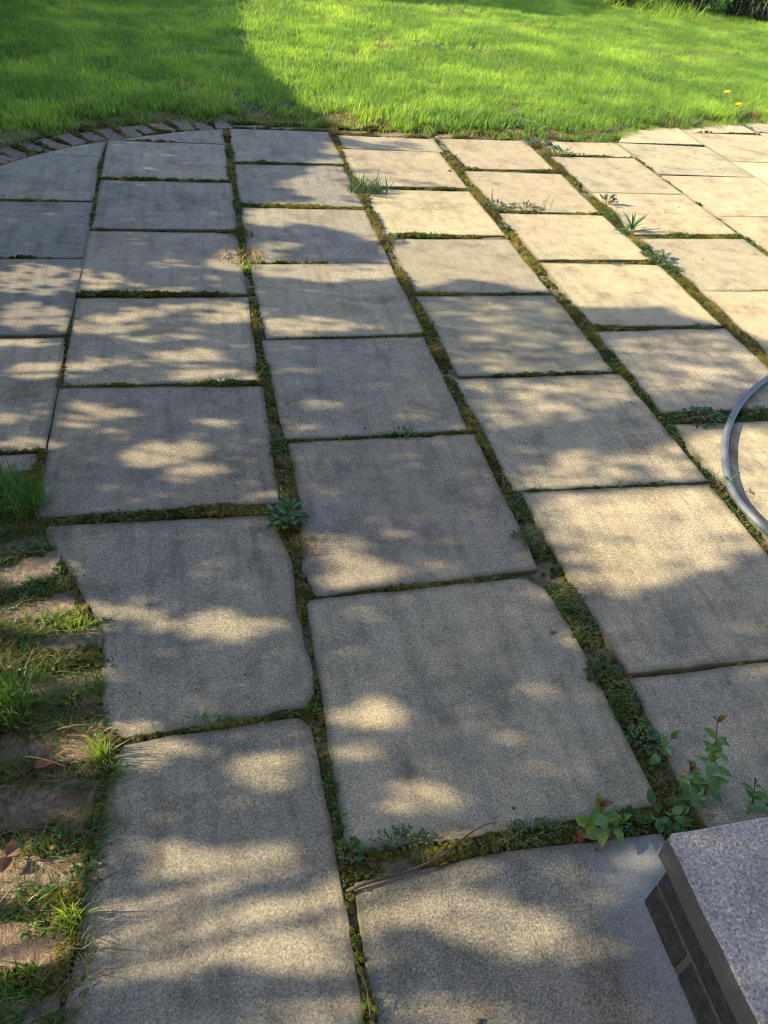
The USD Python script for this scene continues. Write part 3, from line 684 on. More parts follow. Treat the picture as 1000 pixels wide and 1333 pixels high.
# rough grass, straw and moss between the half-buried bricks
RP = [('short_blades',) + tuft(14, 0.022, 0.034, 0.0022, 700 + k, lean=0.8, curl=1.2) + (M_grass_near,) for k in range(3)] + [('straw_clump',) + straw_clump(60 + k, 6, 0.05) + (M_straw,) for k in range(3)] + [('tiny_leaf_clump',) + leaflet_clump(80, 14, 0.02, 0.010) + (M_herb,)]
RG = ROUGH.buffer(0.010).difference(BRICK_U.buffer(-0.024))
x0, y0, x1, y1 = RG.bounds
P = rng.uniform((x0, y0), (x1, y1), (26000, 2)); P = P[contains_xy(RG, P[:, 0], P[:, 1])]
cv = meshkit.fbm(np.c_[P * 8, np.zeros(len(P))], 3, 51); P = P[(cv > 0.385)][:6600]
cv = meshkit.fbm(np.c_[P * 6, np.zeros(len(P))], 3, 52); u = rng.uniform(size=len(P))
idx = np.where(u < 0.35 + 0.9 * (cv - 0.4), rng.integers(0, 3, len(P)), np.where(u < 0.88, 3 + rng.integers(0, 3, len(P)), 6))
instancer('rough_grass', RP, np.c_[P, np.full(len(P), -0.006)], idx, rng.uniform(0, 6.28, len(P)), rng.uniform(.6, 1.2, len(P)), label='short grass and dry straw growing between the half buried bricks', category='grass')

# ------------------------------------------------------------------ single weeds and tufts
def grass_tuft(px, py, label, mat=M_grass_near, n=40, R=0.03, h=0.09, w=0.003, lean=0.5, curl=0.8, seed=0, cat='grass tuft', name='grass_tuft', z=0.0, sx=1.0):
    p = g(px, py)
    v, f = tuft(n, R, h, w, seed, lean, curl, 4); v[:, 0] *= sx
    t = thing(name, label, cat, (p[0], p[1], z - 0.004))
    put('blades', v, f, mat, t, smooth=True)
    return t
GT = grass_tuft
GT(16, 658, 'large dark green grass tuft at the left edge above the pinkish brick', n=300, R=0.085, h=0.13, w=0.0034, lean=0.7, curl=1.0, seed=1)
GT(4, 930, 'tall bright grass tuft at the left edge beside the dead brown leaf', n=130, R=0.055, h=0.14, w=0.0036, lean=0.4, curl=0.6, seed=2)
GT(134, 985, 'small upright lime green grass tuft by the corner of the eroded slab', mat=M_grass_lime, n=70, R=0.015, h=0.07, w=0.0022, lean=0.42, curl=0.3, seed=3)
GT(88, 812, 'sunlit lime green grass patch between the bricks left of the eroded slab', mat=M_grass_lime, n=120, R=0.04, h=0.045, w=0.0022, lean=0.9, curl=0.8, seed=4, sx=1.5)
GT(150, 1008, 'dark grass tuft just below the small lime green tuft', n=60, R=0.02, h=0.05, w=0.0022, lean=0.9, curl=0.9, seed=5)
GT(128, 1060, 'mossy grass mound against the left edge of the nearest slab', mat=M_grass_near, n=90, R=0.028, h=0.04, w=0.0018, lean=1.0, curl=0.8, seed=6)
GT(55, 1180, 'low green grass strip between the two sunlit lower bricks', n=120, R=0.035, h=0.04, w=0.0028, lean=0.9, curl=0.8, seed=7, sx=1.5)
GT(93, 1200, 'bright green weed tuft casting thin shadows onto the nearest left slab', mat=M_grass_lime, n=70, R=0.018, h=0.06, w=0.003, lean=0.6, curl=0.6, seed=8)
GT(60, 1100, 'pale dry grass tuft above the sunlit brick at the lower left', mat=M_grass_near, n=90, R=0.035, h=0.045, w=0.0020, lean=0.9, curl=0.9, seed=9, sx=1.4)
GT(402, 925, 'pale grass tuft at the right corner of the eroded slab', mat=M_grass_near, n=50, R=0.014, h=0.045, w=0.0016, lean=0.9, curl=1.0, seed=10)
GT(478, 248, 'grey green grass tuft sprawling over the sunlit slabs near the back', mat=M_grass_blue, n=200, R=0.07, h=0.10, w=0.0055, lean=1.0, curl=0.9, seed=11, sx=1.6)
GT(120, 900, 'green grass clump beside the left edge of the eroded slab', n=90, R=0.035, h=0.05, w=0.0022, lean=0.9, curl=0.9, seed=12)
GT(270, 940, 'thin fringe of grass in the joint below the eroded slab', n=80, R=0.02, h=0.03, w=0.0016, lean=0.9, curl=0.9, seed=13, sx=3.2)
GT(30, 832, 'short mossy grass cushion at the left edge below the pinkish brick', n=100, R=0.045, h=0.04, w=0.0022, lean=0.9, curl=0.9, seed=14, sx=1.3)
GT(30, 1290, 'dark leafy grass mound in the bottom left corner', mat=M_grass_near, n=120, R=0.04, h=0.05, w=0.0036, lean=0.9, curl=0.9, seed=15)
GT(585, 1083, 'dry pale grass wisps in the joint behind the fallen twig', mat=M_straw, n=40, R=0.016, h=0.035, w=0.0016, lean=0.8, curl=0.7, seed=16, sx=2.0, cat='dry grass', name='dry_grass')
GT(318, 335, 'sunlit dry grass clump where four slabs meet at the left', mat=M_straw, n=260, R=0.085, h=0.05, w=0.0034, lean=1.2, curl=0.7, seed=17, cat='dry grass', name='dry_grass', sx=1.3)
GT(322, 345, 'yellow green grass growing through the sunlit dry clump', mat=M_grass_lime, n=130, R=0.055, h=0.038, w=0.003, lean=0.8, curl=0.7, seed=18)
GT(315, 306, 'dark brown dry grass clump in the shade behind the sunlit dry clump', mat=M_moss, n=140, R=0.05, h=0.055, w=0.003, lean=1.0, curl=0.7, seed=19, cat='dry grass', name='dry_grass', sx=1.2)
GT(397, 712, 'golden brown dry moss clump below the broad leaved weed', mat=M_straw, n=220, R=0.04, h=0.045, w=0.0018, lean=1.1, curl=0.7, seed=20, cat='dry grass', name='dry_grass')
GT(437, 1085, 'pale straw clump in the joint left of the large centre slab', mat=M_straw, n=60, R=0.014, h=0.028, w=0.0013, lean=1.1, curl=0.7, seed=21, cat='dry grass', name='dry_grass')
GT(724, 765, 'pale dry moss clump at the upper right corner of the large centre slab', mat=M_straw, n=70, R=0.02, h=0.025, w=0.0014, lean=1.1, curl=0.7, seed=22, cat='dry grass', name='dry_grass')
GT(476, 1288, 'dry straw wisp in the bottom joint below the fallen twig', mat=M_straw, n=22, R=0.010, h=0.035, w=0.0012, lean=1.1, curl=0.4, seed=23, cat='dry grass', name='dry_grass')
GT(290, 662, 'brown dry moss fringe along the top edge of the eroded slab', mat=M_straw, n=90, R=0.02, h=0.022, w=0.0013, lean=1.1, curl=0.6, seed=24, cat='dry grass', name='dry_grass', sx=2.6)

def herb(px, py, label, n=40, R=0.035, Ls=0.018, W=0.55, mat=M_herb, seed=0, h=0.02, sx=1.0, z=0.0, ratio=None):
    """A low leafy clump: many small leaves on short stalks."""
    rr = np.random.default_rng(seed); mb = MB(); st = MB()
    for _ in range(n):
        th, q = rr.uniform(0, 6.28), R * math.sqrt(rr.uniform())
        b = np.array([q * math.cos(th) * sx, q * math.sin(th), h * (1 - (q / R) ** 2 * 0.6) * rr.uniform(.4, 1.2) + 0.003])
        st.add(*tube([[b[0] * .7, b[1] * .7, -0.01], b], 0.0007, 4, False))
        mb.add(*leaf(b, th + rr.normal(0, .7), rr.uniform(-0.1, 0.9), Ls * rr.uniform(.6, 1.3), Ls * W, roll=rr.normal(0, .3)))
    p = g(px, py)
    t = thing('leafy_weed', label, 'weed', (p[0], p[1], z))
    put('stems', *st.get(), M_stem, t, smooth=True); put('leaves', *mb.get(), mat, t, smooth=True)
    return t
herb(372, 678, 'broad leaved green weed at the junction beside the eroded slab', n=46, R=0.04, Ls=0.034, W=0.5, seed=41, h=0.03)
herb(912, 548, 'dark leafy green weed in the joint left of the garden hose', n=110, R=0.05, Ls=0.018, seed=42, h=0.035, sx=1.3)
herb(985, 540, 'small weed in the joint inside the hose loop', n=40, R=0.03, Ls=0.014, seed=43, h=0.02, sx=1.8)
herb(524, 565, 'tiny bright green weed on the joint in the middle of the patio', n=24, R=0.022, Ls=0.014, seed=44, h=0.008, sx=1.8)
herb(700, 190, 'grey green weed at the front edge of the sunlit lawn', n=70, R=0.06, Ls=0.035, W=0.4, seed=45, h=0.03, sx=1.5, mat=M_grass_blue)
herb(728, 201, 'bright green flat weed to the right of the grey green one by the lawn', n=30, R=0.05, Ls=0.05, W=0.25, seed=46, h=0.02, sx=1.5)
herb(642, 272, 'low dark weed with reddish shoots where sunlit slabs meet in the middle', n=70, R=0.05, Ls=0.022, seed=47, h=0.03, sx=1.4, mat=M_grass_blue)
herb(682, 271, 'creeping weed along the joint right of the reddish shoots', n=50, R=0.03, Ls=0.02, seed=48, h=0.02, sx=3.0, mat=M_grass_blue)
herb(790, 265, 'small grey green weed up the joint above the spiky leaved weed', n=26, R=0.03, Ls=0.035, W=0.35, seed=49, h=0.04, mat=M_grass_blue)
herb(852, 338, 'grey green weed below the spiky leaved weed on the sunlit patio', n=70, R=0.05, Ls=0.026, seed=50, h=0.025, sx=1.5, mat=M_grass_blue)
herb(918, 428, 'green weed in the joint at the edge of the shade on the right', n=40, R=0.025, Ls=0.015, seed=51, h=0.012, sx=2.0)
herb(508, 313, 'small green weed at the left corner of a sunlit slab', n=40, R=0.035, Ls=0.018, seed=52, h=0.018, sx=1.3, mat=M_grass_blue)
herb(655, 300, 'small clump of pale weed in the joint between two sunlit slabs', n=36, R=0.03, Ls=0.018, seed=53, h=0.018, mat=M_grass_blue)
herb(800, 345, 'pale tiny weed on the back edge of a right hand slab', n=16, R=0.02, Ls=0.016, seed=54, h=0.012, sx=2, mat=M_grass_blue)
herb(870, 350, 'leafy weed near the right end of the same pale weed joint', n=30, R=0.03, Ls=0.02, seed=55, h=0.018, mat=M_grass_blue)
herb(835, 965, 'dense dark leafy weed in the joint beside the bronze tipped plant', n=110, R=0.032, Ls=0.012, seed=56, h=0.022, sx=1.0)
herb(780, 880, 'bright green mossy weed filling the wide joint on the right', n=120, R=0.035, Ls=0.010, seed=57, h=0.015, mat=M_moss_green)
herb(812, 920, 'dark green mossy weed below the bright one in the wide joint', n=110, R=0.032, Ls=0.009, seed=58, h=0.015, mat=M_moss_green)
herb(690, 1085, 'dark creeping weed in the joint left of the red leaved plant', n=90, R=0.026, Ls=0.009, seed=59, h=0.012, sx=2.4)
herb(820, 1072, 'dark creeping weed against the corner of the step', n=90, R=0.026, Ls=0.009, seed=60, h=0.012, sx=1.5)
herb(520, 1095, 'dark creeping weed beneath the thick end of the fallen twig', n=110, R=0.024, Ls=0.008, seed=61, h=0.012, sx=2.4)
herb(455, 1110, 'small leafy weed at the left end of the twig joint', n=60, R=0.02, Ls=0.011, seed=62, h=0.014)
herb(478, 1322, 'tiny bright green seedling at the bottom of the centre joint', n=8, R=0.010, Ls=0.014, W=0.6, seed=63, h=0.012, mat=M_grass_lime)
herb(865, 1065, 'broad leaved green weed at the foot of the tall bronze tipped plant', n=26, R=0.032, Ls=0.026, W=0.75, seed=64, h=0.03)
herb(729, 392, 'flat mossy weed at the junction above the middle slabs', n=50, R=0.03, Ls=0.012, seed=65, h=0.01, mat=M_moss_green)
herb(680, 700, 'flat mossy weed in the wide dark joint right of the centre', n=60, R=0.03, Ls=0.010, seed=66, h=0.010, mat=M_moss_green)

def seedling(px, py, label, H, nodes, Ls, W=0.52, seed=0, top=M_bronze, lean=(0, 0), mat=M_seedling, red=0, side=None):
    """Upright young shrub shoot: opposite pairs of oval leaves, a bronze tip."""
    rr = np.random.default_rng(seed); p = g(px, py)
    t = thing('shrub_seedling', label, 'seedling', (p[0], p[1], 0))
    path = spline([[0, 0, -0.01], [lean[0] * .3, lean[1] * .3, H * .4], [lean[0] * .7, lean[1] * .7, H * .75], [lean[0], lean[1], H]], 12)
    put('stem', *tube(path, np.linspace(0.0016, 0.0008, 12), 6), M_stem, t, smooth=True)
    for k in range(nodes):
        u = (k + 0.6) / nodes
        b = path[min(11, int(round(u * 11)))]
        y0_ = k * 1.35 + rr.normal(0, .25) + 0.4
        size = Ls * (1.0 - 0.45 * max(0, u - 0.5) * 2) * rr.uniform(.85, 1.15)
        for sgn in (0, math.pi):
            m = top if k >= nodes - 1 else M_red if rr.uniform() < red else mat
            put('leaf', *leaf(b, y0_ + sgn + rr.normal(0, .15), rr.uniform(0.25, 0.65) + (0.7 if k >= nodes - 1 else 0), size, size * W, droop=0.6, roll=rr.normal(0, .2)), m, t, smooth=True)
    return t
seedling(915, 1040, 'tallest bronze tipped seedling with paired oval leaves behind the step', 0.235, 10, 0.044, seed=71, lean=(-0.045, 0.035))
seedling(896, 1050, 'shorter leafy shoot leaning against the tallest seedling', 0.145, 7, 0.038, seed=72, lean=(-0.045, 0.015))
seedling(778, 1090, 'seedling with green and red leaves in the joint left of the step', 0.115, 5, 0.042, W=0.6, seed=73, lean=(-0.02, 0.015), red=0.04)
seedling(762, 1085, 'short yellowish leafy shoot left of the red leaved seedling', 0.055, 3, 0.028, W=0.75, seed=74, lean=(-0.010, 0), red=0.1, mat=M_grass_lime, top=M_grass_lime)
seedling(793, 1088, 'short dark shoot on the right of the red leaved seedling', 0.065, 3, 0.034, seed=75, lean=(0.012, 0), top=M_seedling)
seedling(858, 985, 'small fresh green seedling in the wide joint above the step', 0.065, 3, 0.036, seed=76, lean=(0.012, 0.006), top=M_seedling)
seedling(978, 1048, 'small dark seedling behind the right end of the step', 0.075, 4, 0.036, W=0.42, seed=77, lean=(-0.02, 0.01))
seedling(998, 1050, 'seedling cut by the right edge of the picture behind the step', 0.070, 4, 0.036, seed=78, lean=(0.0, 0.01))
seedling(936, 640, 'slender green weed standing against the garden hose', 0.085, 3, 0.020, seed=79, lean=(0.030, -0.010), top=M_herb, mat=M_herb)

# spiky leaved weed on the sunlit slabs
def rosette(px, py, label, n, Ls, Wr, seed, lift=0.7, mat=M_herb, name='spiky_weed'):
    rr = np.random.default_rng(seed); p = g(px, py)
    t = thing(name, label, 'weed', (p[0], p[1], 0))
    for k in range(n):
        a = k * 2.4 + rr.normal(0, .3)
        put('leaf', *leaf((0, 0, 0.002), a, lift + rr.normal(0, .3), Ls * rr.uniform(.6, 1.2), Ls * Wr, droop=0.7, shape=0.7), mat, t, smooth=True)
    return t
rosette(822, 300, 'spiky upright leaved weed in the joint of the sunlit slabs on the right', 22, 0.11, 0.09, 81, 0.85)
rosette(812, 302, 'flat leaved weed at the foot of the spiky upright weed', 12, 0.07, 0.2, 82, 0.3)

# reddish shoots and a purple flower
def shoots(px, py, label, n, H, seed, mat, name='thin_shoots'):
    rr = np.random.default_rng(seed); p = g(px, py); t = thing(name, label, 'weed', (p[0], p[1], 0))
    for k in range(n):
        b = np.array([rr.normal(0, .02), rr.normal(0, .01), -0.005]); e = b + [rr.normal(0, .02), rr.normal(0, .02), H * rr.uniform(.6, 1)]
        st = put('shoot', *tube([b, (b + e) / 2 + rr.normal(0, .004, 3), e], [.0013, .001, .0006], 5), M_stem, t, smooth=True)
        mb = MB()
        for q in range(5):
            mb.add(*leaf(b + (e - b) * (0.4 + 0.12 * q), rr.uniform(0, 6.28), 0.5, 0.010, 0.005))
        put('leaflets', *mb.get(), mat, t, smooth=True)
shoots(634, 262, 'thin reddish shoots rising from the joint of the sunlit slabs', 3, 0.09, 85, M_bronze)
shoots(712, 273, 'thin green shoots beside the joint in the middle of the sunlit slabs', 4, 0.075, 86, M_herb)
shoots(624, 378, 'small dark shoot standing on the slab edge at the shadow boundary', 1, 0.03, 87, M_moss)
p = g(536, 396); t = thing('small_flower', 'tiny purple flower in the joint between the shaded slabs', 'flower', (p[0], p[1], 0))
put('stem', *tube([[0, 0, -.01], [0, 0, .015]], .001, 5), M_stem, t, smooth=True)
for k in range(6):
    put('petal', *leaf((0, 0, 0.014), k * 1.047, 0.4, 0.012, 0.009), M_purple, t, smooth=True)

# dandelions
def dandelion(px, py, label, H, seed):
    rr = np.random.default_rng(seed); p = g(px, py); t = thing('dandelion', label, 'dandelion', (p[0], p[1], 0.02))
    put('stem', *tube(spline([[0, 0, 0], [0.004, 0, H * .6], [0.002, -0.006, H]], 8), .002, 6), M_stem, t, smooth=True)
    mb = MB()
    for ring, (cnt, pit, l_) in enumerate(((20, 0.15, .036), (18, 0.55, .031), (14, 0.95, .023), (8, 1.3, .014))):
        for k in range(cnt):
            mb.add(*blade((0.002, -0.006, H), k / cnt * 6.283 + ring * .2 + rr.normal(0, .05), l_, .011, math.pi / 2 - pit, 0.2, 3))
    put('flower_head', *mb.get(), M_yellow, t, smooth=True)
    for k in range(9):
        put('leaf', *leaf((0, 0, 0.0), k * .7 + rr.normal(0, .15), 0.6 + rr.normal(0, .2), 0.13 * rr.uniform(.7, 1.1), 0.026, droop=0.9, shape=0.8), M_herb, t, smooth=True)
dandelion(939, 141, 'yellow dandelion standing further back in the lawn edge on the right', 0.10, 91)
dandelion(954, 156, 'yellow dandelion nearest the slabs at the right of the lawn', 0.09, 92)
p = g(130, 160)
t = thing('grass_stalk', 'single tall dry grass stalk leaning at the shaded back lawn edge', 'grass stalk', (p[0], p[1], 0))
put('stalk', *tube(spline([[0, 0, 0], [-0.05, 0.02, .12], [-0.13, 0.03, .24]], 10), np.linspace(.0025, .001, 10), 5), M_straw, t, smooth=True)

# ------------------------------------------------------------------ garden hose
HP = [(1130, 440), (1060, 452), (1003, 489), (978, 509), (958, 535), (946, 565), (944, 598), (949, 628), (961, 653), (980, 674), (1004, 696), (1050, 728), (1130, 760)]
path = spline([g(a, b, 0.016) for a, b in HP], 90)
hose = thing('garden_hose', 'grey plastic hose curving in from the right edge over the slabs', 'hose')
v, f = tube(path + np.c_[0.003 * np.sin(np.linspace(0, 9, 90)), 0.003 * np.cos(np.linspace(0, 7, 90)), np.zeros(90)], 0.0115 + 0.0005 * np.sin(np.linspace(0, 14, 90)), 20)
put('hose', v, f, M_hose, hose, smooth=True)

# ------------------------------------------------------------------ twig, dead leaves, stones
TW = [(451, 1161, .006), (500, 1143, .012), (545, 1129, .014), (583, 1108, .018), (612, 1085, .020), (645, 1070, .030)]
tw = spline([g(a, b, z) for a, b, z in TW], 30)
tw[:, 2] += 0.001 * np.sin(np.linspace(0, 17, 30))
t = thing('fallen_twig', 'thin brown twig lying across the joint between the two large front slabs', 'twig')
put('twig', *tube(tw, np.linspace(0.0036, 0.0012, 30), 8), M_twig, t, smooth=True)
tw2 = spline([g(500, 1143, .016), g(512, 1131, .022), g(518, 1120, .024)], 8)
put('side_shoot', *tube(tw2, np.linspace(.0015, .0007, 8), 6), M_twig, t, smooth=True)
for (a, b, a2, b2, lab) in ((20, 985, 85, 998, 'pale thin stick left of the dead brown leaf'), (75, 950, 128, 944, 'pale straw stick above the lower left bricks'), (466, 1260, 482, 1322, 'short pale stick standing in the bottom of the centre joint')):
    t = thing('small_stick', lab, 'stick'); q = spline([g(a, b, .012), (g(a, b, .02) + g(a2, b2, .02)) / 2 + [0.004, 0.003, 0.004], g(a2, b2, .014)], 8)
    put('stick', *tube(q, .0014, 6), M_straw, t, smooth=True)
def dead(px, py, label, Ls, yaw, seed, z=0.012, mat=M_deadleaf, W=0.5):
    p = g(px, py); t = thing('dead_leaf', label, 'leaf', (p[0], p[1], z))
    put('leaf_blade', *leaf((0, 0, 0), yaw, 0.25, Ls, Ls * W, cup=0.7, droop=0.7, roll=0.3), mat, t, smooth=True)
dead(46, 1003, 'curled pinkish brown dead leaf lying on a brick at the left', 0.042, 0.25, 1)
dead(4, 1140, 'crumpled brown dead leaf at the left edge beside a sunlit brick', 0.030, 1.2, 2, W=0.8)
dead(12, 1122, 'second reddish brown dead leaf just above the crumpled one', 0.030, 0.9, 3, z=0.02, W=0.8)
dead(892, 1022, 'orange fallen leaf among the seedlings behind the step', 0.020, 2.6, 4, z=0.03, mat=M_orange, W=0.6)
dead(684, 725, 'tiny orange leaf on the slab edge right of the centre', 0.010, 0.3, 5, z=0.004, mat=M_orange, W=0.8)
dead(752, 1102, 'fallen red leaf beneath the red leaved seedling', 0.015, 1.2, 6, z=0.010, mat=M_red, W=0.8)
dead(792, 1070, 'small red leaf tucked inside the red leaved seedling', 0.016, 0.4, 7, z=0.020, mat=M_red, W=0.7)
def stone(px, py, label, R, seed, mat=M_stone):
    p = g(px, py); ic = trimesh.creation.icosphere(3, 1.0)
    v = ic.vertices * (1 + 0.5 * (meshkit.noise(ic.vertices * 1.8 + seed, seed)[:, None] - .5)) * (R, R * .8, R * .6)
    put('small_stone', v + [p[0], p[1], R * .4], ic.faces, mat, smooth=True, label=label, category='stone')
stone(719, 824, 'small dark pellet on the bare slab right of the centre', 0.0075, 3)
stone(623, 1331, 'small dark pebble at the bottom edge on the front slab', 0.006, 4)
stone(585, 223, 'tiny brown crumb on a sunlit slab near the lawn', 0.010, 5)

# ------------------------------------------------------------------ crumbs and bits lying on the slabs
def leaf_bit(seed):
    rr = np.random.default_rng(seed); return leaf((0, 0, 0.001), 0, 0.1, 0.010, 0.005, cup=0.5, roll=rr.normal(0, .2))
TOP = SLAB_U.intersection(AREA).difference(STEP_FOOT)
x0, y0, x1, y1 = TOP.bounds
P = rng.uniform((x0, y0), (x1, y1), (1500, 2)); P = P[contains_xy(TOP, P[:, 0], P[:, 1])]
dg = np.array([GAP.distance(Point(q)) for q in P])
P = P[rng.uniform(size=len(P)) < np.exp(-dg / 0.05) + 0.12][:420]
CP = [('crumb',) + crumb(k) + (M_stone,) for k in range(2)] + [('leaf_bit',) + leaf_bit(5) + (M_deadleaf,), ('leaf_bit',) + leaf_bit(6) + (M_straw,)] + [('straw_bit',) + straw_clump(90, 1, 0.03) + (M_straw,)]
instancer('litter', CP, np.c_[P, np.full(len(P), 0.0035)], rng.choice(5, len(P), p=[.35, .3, .15, .1, .1]), rng.uniform(0, 6.28, len(P)), rng.uniform(.35, 1.0, len(P)), label='crumbs of soil and bits of dead leaf lying on the slabs', category='litter')

# ------------------------------------------------------------------ shrubs at the far right of the lawn
def shrub(x, y, label, nst, H, R, seed, strap=0.22):
    rr = np.random.default_rng(seed); t = thing('shrub', label, 'shrub', (x, y, 0.0)); st = MB(); lv = MB()
    for k in range(nst):
        a = rr.uniform(0, 6.28); b = np.array([R * .45 * math.cos(a) * math.sqrt(rr.uniform()), R * .45 * math.sin(a) * math.sqrt(rr.uniform()), -0.02])
        e = b * 2.0 + [rr.normal(0, .1), rr.normal(0, .1), H * rr.uniform(.6, 1.1)]
        q = spline([b, (b + e) / 2 + rr.normal(0, .06, 3), e], 7)
        st.add(*tube(q, np.linspace(.010, .003, 7), 5))
        for j in range(26):
            u = rr.uniform(0.03, 1); c = q[0] + (q[-1] - q[0]) * u + rr.normal(0, .07, 3); c[2] = max(c[2], 0.03)
            lv.add(*leaf(c, rr.uniform(0, 6.28), rr.uniform(-0.7, 0.7), strap * rr.uniform(.4, 1.1), strap * 0.16, droop=0.9, shape=0.7))
    put('stems', *st.get(), M_bark, t, smooth=True); put('foliage', *lv.get(), M_shrub, t, smooth=True)
shrub(5.75, 11.35, 'left end of the dark shrubs on the far right of the lawn', 26, 1.0, 0.5, 101)
shrub(6.6, 11.25, 'middle dark shrub with pale dead stems on the far right of the lawn', 34, 1.2, 0.6, 102)
shrub(7.5, 11.05, 'dark shrub in the top right corner beyond the lawn', 34, 1.2, 0.6, 103)
shrub(8.5, 11.0, 'shrub past the right edge of the view behind the lawn', 30, 1.2, 0.6, 104)
shrub(7.1, 12.1, 'taller dark shrub behind the row on the far right', 36, 1.6, 0.7, 105)
shrub(6.0, 12.3, 'tall dark shrub behind the left end of the far row', 36, 1.6, 0.7, 106)
for k, (px, py, lab) in enumerate(((800, 12, 'long grass clump in the shade at the top edge of the lawn'), (850, 20, 'long pale grass clump left of the dark shrubs'), (880, 30, 'long sunlit grass clump at the front of the dark shrubs'))):
    GT(px, py, lab, mat=M_grass, n=220, R=0.22, h=0.30, w=0.008, lean=0.6, curl=0.9, seed=120 + k, sx=1.6)

# ------------------------------------------------------------------ trees on the left whose shade falls over the patio
def region(px_pts, extra=()):
    return Polygon([tuple(g(*q)[:2]) for q in px_pts] + list(extra)).buffer(0)
SHADE = region([(331, -8), (333, 40), (345, 75), (370, 105), (400, 138), (440, 160), (432, 176), (415, 190), (420, 200), (395, 210), (390, 225), (370, 240), (360, 262), (330, 276), (322, 290), (335, 300),
                (385, 292), (445, 300), (490, 318), (503, 333), (480, 342), (500, 352), (520, 372), (540, 388), (545, 378), (575, 368), (610, 366), (650, 372), (712, 384), (735, 398), (780, 404), (850, 404), (890, 412), (940, 424), (1000, 448)],
               [(2.9, 2.6), (2.9, -0.3), (-1.6, -0.3), (-2.6, 2.0), (-3.0, 9.0), (-2.6, 11.2), (0.6, 11.2)])
SHADE2 = region([(425, -2), (445, 2), (500, 8), (560, 13), (640, 17), (690, 24), (740, 31), (790, 28), (815, 8), (830, -6)], [(5.4, 12.6), (1.8, 12.3)])
# openings in the crowns: where the sun gets through to the ground (x, y, half width, half height, tilt, shade left)
LIT = [(430, 355, 95, 8, 2, .08), (395, 422, 52, 10, 0, .3), (470, 425, 30, 6, 0, .55), (360, 322, 22, 5, 0, .1), (286, 341, 26, 6, 0, .15), (265, 360, 14, 5, 0, .4), (285, 405, 40, 13, 0, .25), (145, 366, 38, 9, -3, .3), (225, 376, 28, 5, 0, .45),
       (230, 340, 30, 5, 0, .7), (135, 419, 42, 12, -3, .3), (200, 405, 40, 10, 0, .6), (255, 463, 42, 7, 0, .05), (297, 487, 46, 9, 3, .02), (122, 468, 32, 6, 0, .3), (102, 480, 22, 6, 0, .25), (180, 440, 40, 7, 0, .65), (240, 440, 40, 5, 0, .55),
       (140, 533, 34, 6, 0, .08), (103, 553, 28, 7, 0, .2), (152, 557, 32, 7, 0, .5), (265, 556, 26, 6, 0, .5), (222, 587, 50, 12, 3, 0), (270, 618, 22, 7, 0, .3), (340, 648, 16, 7, 0, .4),
       (50, 363, 55, 18, -3, .28), (45, 408, 48, 16, -3, .12), (38, 487, 34, 10, 0, .05), (15, 546, 24, 5, 0, .2), (22, 582, 30, 6, 0, .15), (20, 446, 34, 5, 0, .3),
       (400, 485, 34, 7, 0, .55), (415, 527, 22, 5, 0, .45), (385, 551, 18, 6, 0, .45), (515, 545, 34, 8, 0, .6), (405, 643, 18, 6, 0, .35), (500, 690, 30, 6, 0, .5), (440, 708, 36, 9, 4, .25), (450, 737, 60, 18, 4, 0), (580, 741, 36, 11, 0, .45),
       (252, 809, 74, 14, 2, .05), (255, 795, 30, 8, 0, .2), (335, 990, 40, 16, 0, .15), (190, 972, 40, 10, 0, .05), (338, 760, 20, 6, 0, .6),
       (482, 926, 54, 15, 0, .05), (470, 971, 46, 11, 0, .25), (560, 1031, 60, 16, 0, 0), (600, 1081, 50, 10, -4, .1),
       (258, 1111, 62, 13, 0, .15), (346, 1106, 38, 17, 0, .15), (235, 1215, 130, 42, 0, 0), (360, 1225, 80, 36, 20, 0), (270, 1170, 70, 22, 0, .05), (170, 1235, 90, 34, 0, 0), (407, 1187, 44, 28, 10, 0), (400, 1318, 76, 18, 0, .05), (412, 1278, 46, 18, 0, .15), (225, 1330, 76, 9, 0, .2),
       (455, 1200, 20, 40, 0, 0), (430, 1190, 40, 30, 0, .05), (495, 1205, 32, 28, 0, .05), (575, 1180, 64, 26, 10, .08), (690, 1206, 66, 22, 8, .05), (600, 1128, 36, 10, 0, .3), (755, 1149, 38, 9, 6, .25), (835, 1122, 34, 6, 4, .2), (660, 1290, 38, 30, 0, .35), (565, 1324, 90, 15, 0, .08), (500, 1260, 40, 12, 0, .6),
       (50, 1138, 80, 32, 0, .0), (95, 1195, 40, 22, 0, .05), (50, 1238, 120, 34, 0, .0), (320, 338, 45, 11, 0, 0), (140, 968, 66, 22, 0, .0), (75, 802, 72, 18, 0, .0), (60, 870, 60, 26, 0, .3), (50, 748, 48, 16, 0, .25), (20, 900, 40, 40, 0, .5), (90, 905, 40, 16, 0, .4),
       # crown thinned on the right, imitating light thrown back by a house window
       (960, 480, 70, 28, 0, .5)]
LITPOLY = [([(715, 648), (800, 640), (915, 630), (960, 660), (1010, 712), (805, 782), (768, 730)], .10), ([(885, 572), (1000, 553), (1070, 640), (1010, 705), (925, 622)], .05),  # crown gaps shaped to imitate light reflected off a window
           ([(690, 652), (722, 648), (790, 780), (760, 775)], .60), ([(545, 392), (715, 390), (800, 480), (594, 487)], .80), ([(622, 400), (655, 396), (668, 482), (640, 485)], .50),
           ([(598, 497), (806, 490), (850, 535), (640, 560)], .62), ([(660, 500), (730, 494), (735, 540), (690, 548)], .42), ([(655, 615), (900, 575), (915, 622), (680, 640)], .52), ([(722, 590), (765, 582), (780, 632), (735, 636)], .22),
           ([(790, 436), (945, 432), (1000, 470), (1000, 505), (850, 530)], .66), ([(860, 470), (1000, 480), (1000, 500), (900, 512)], .5), ([(690, 690), (740, 680), (790, 860), (760, 865)], .86)]
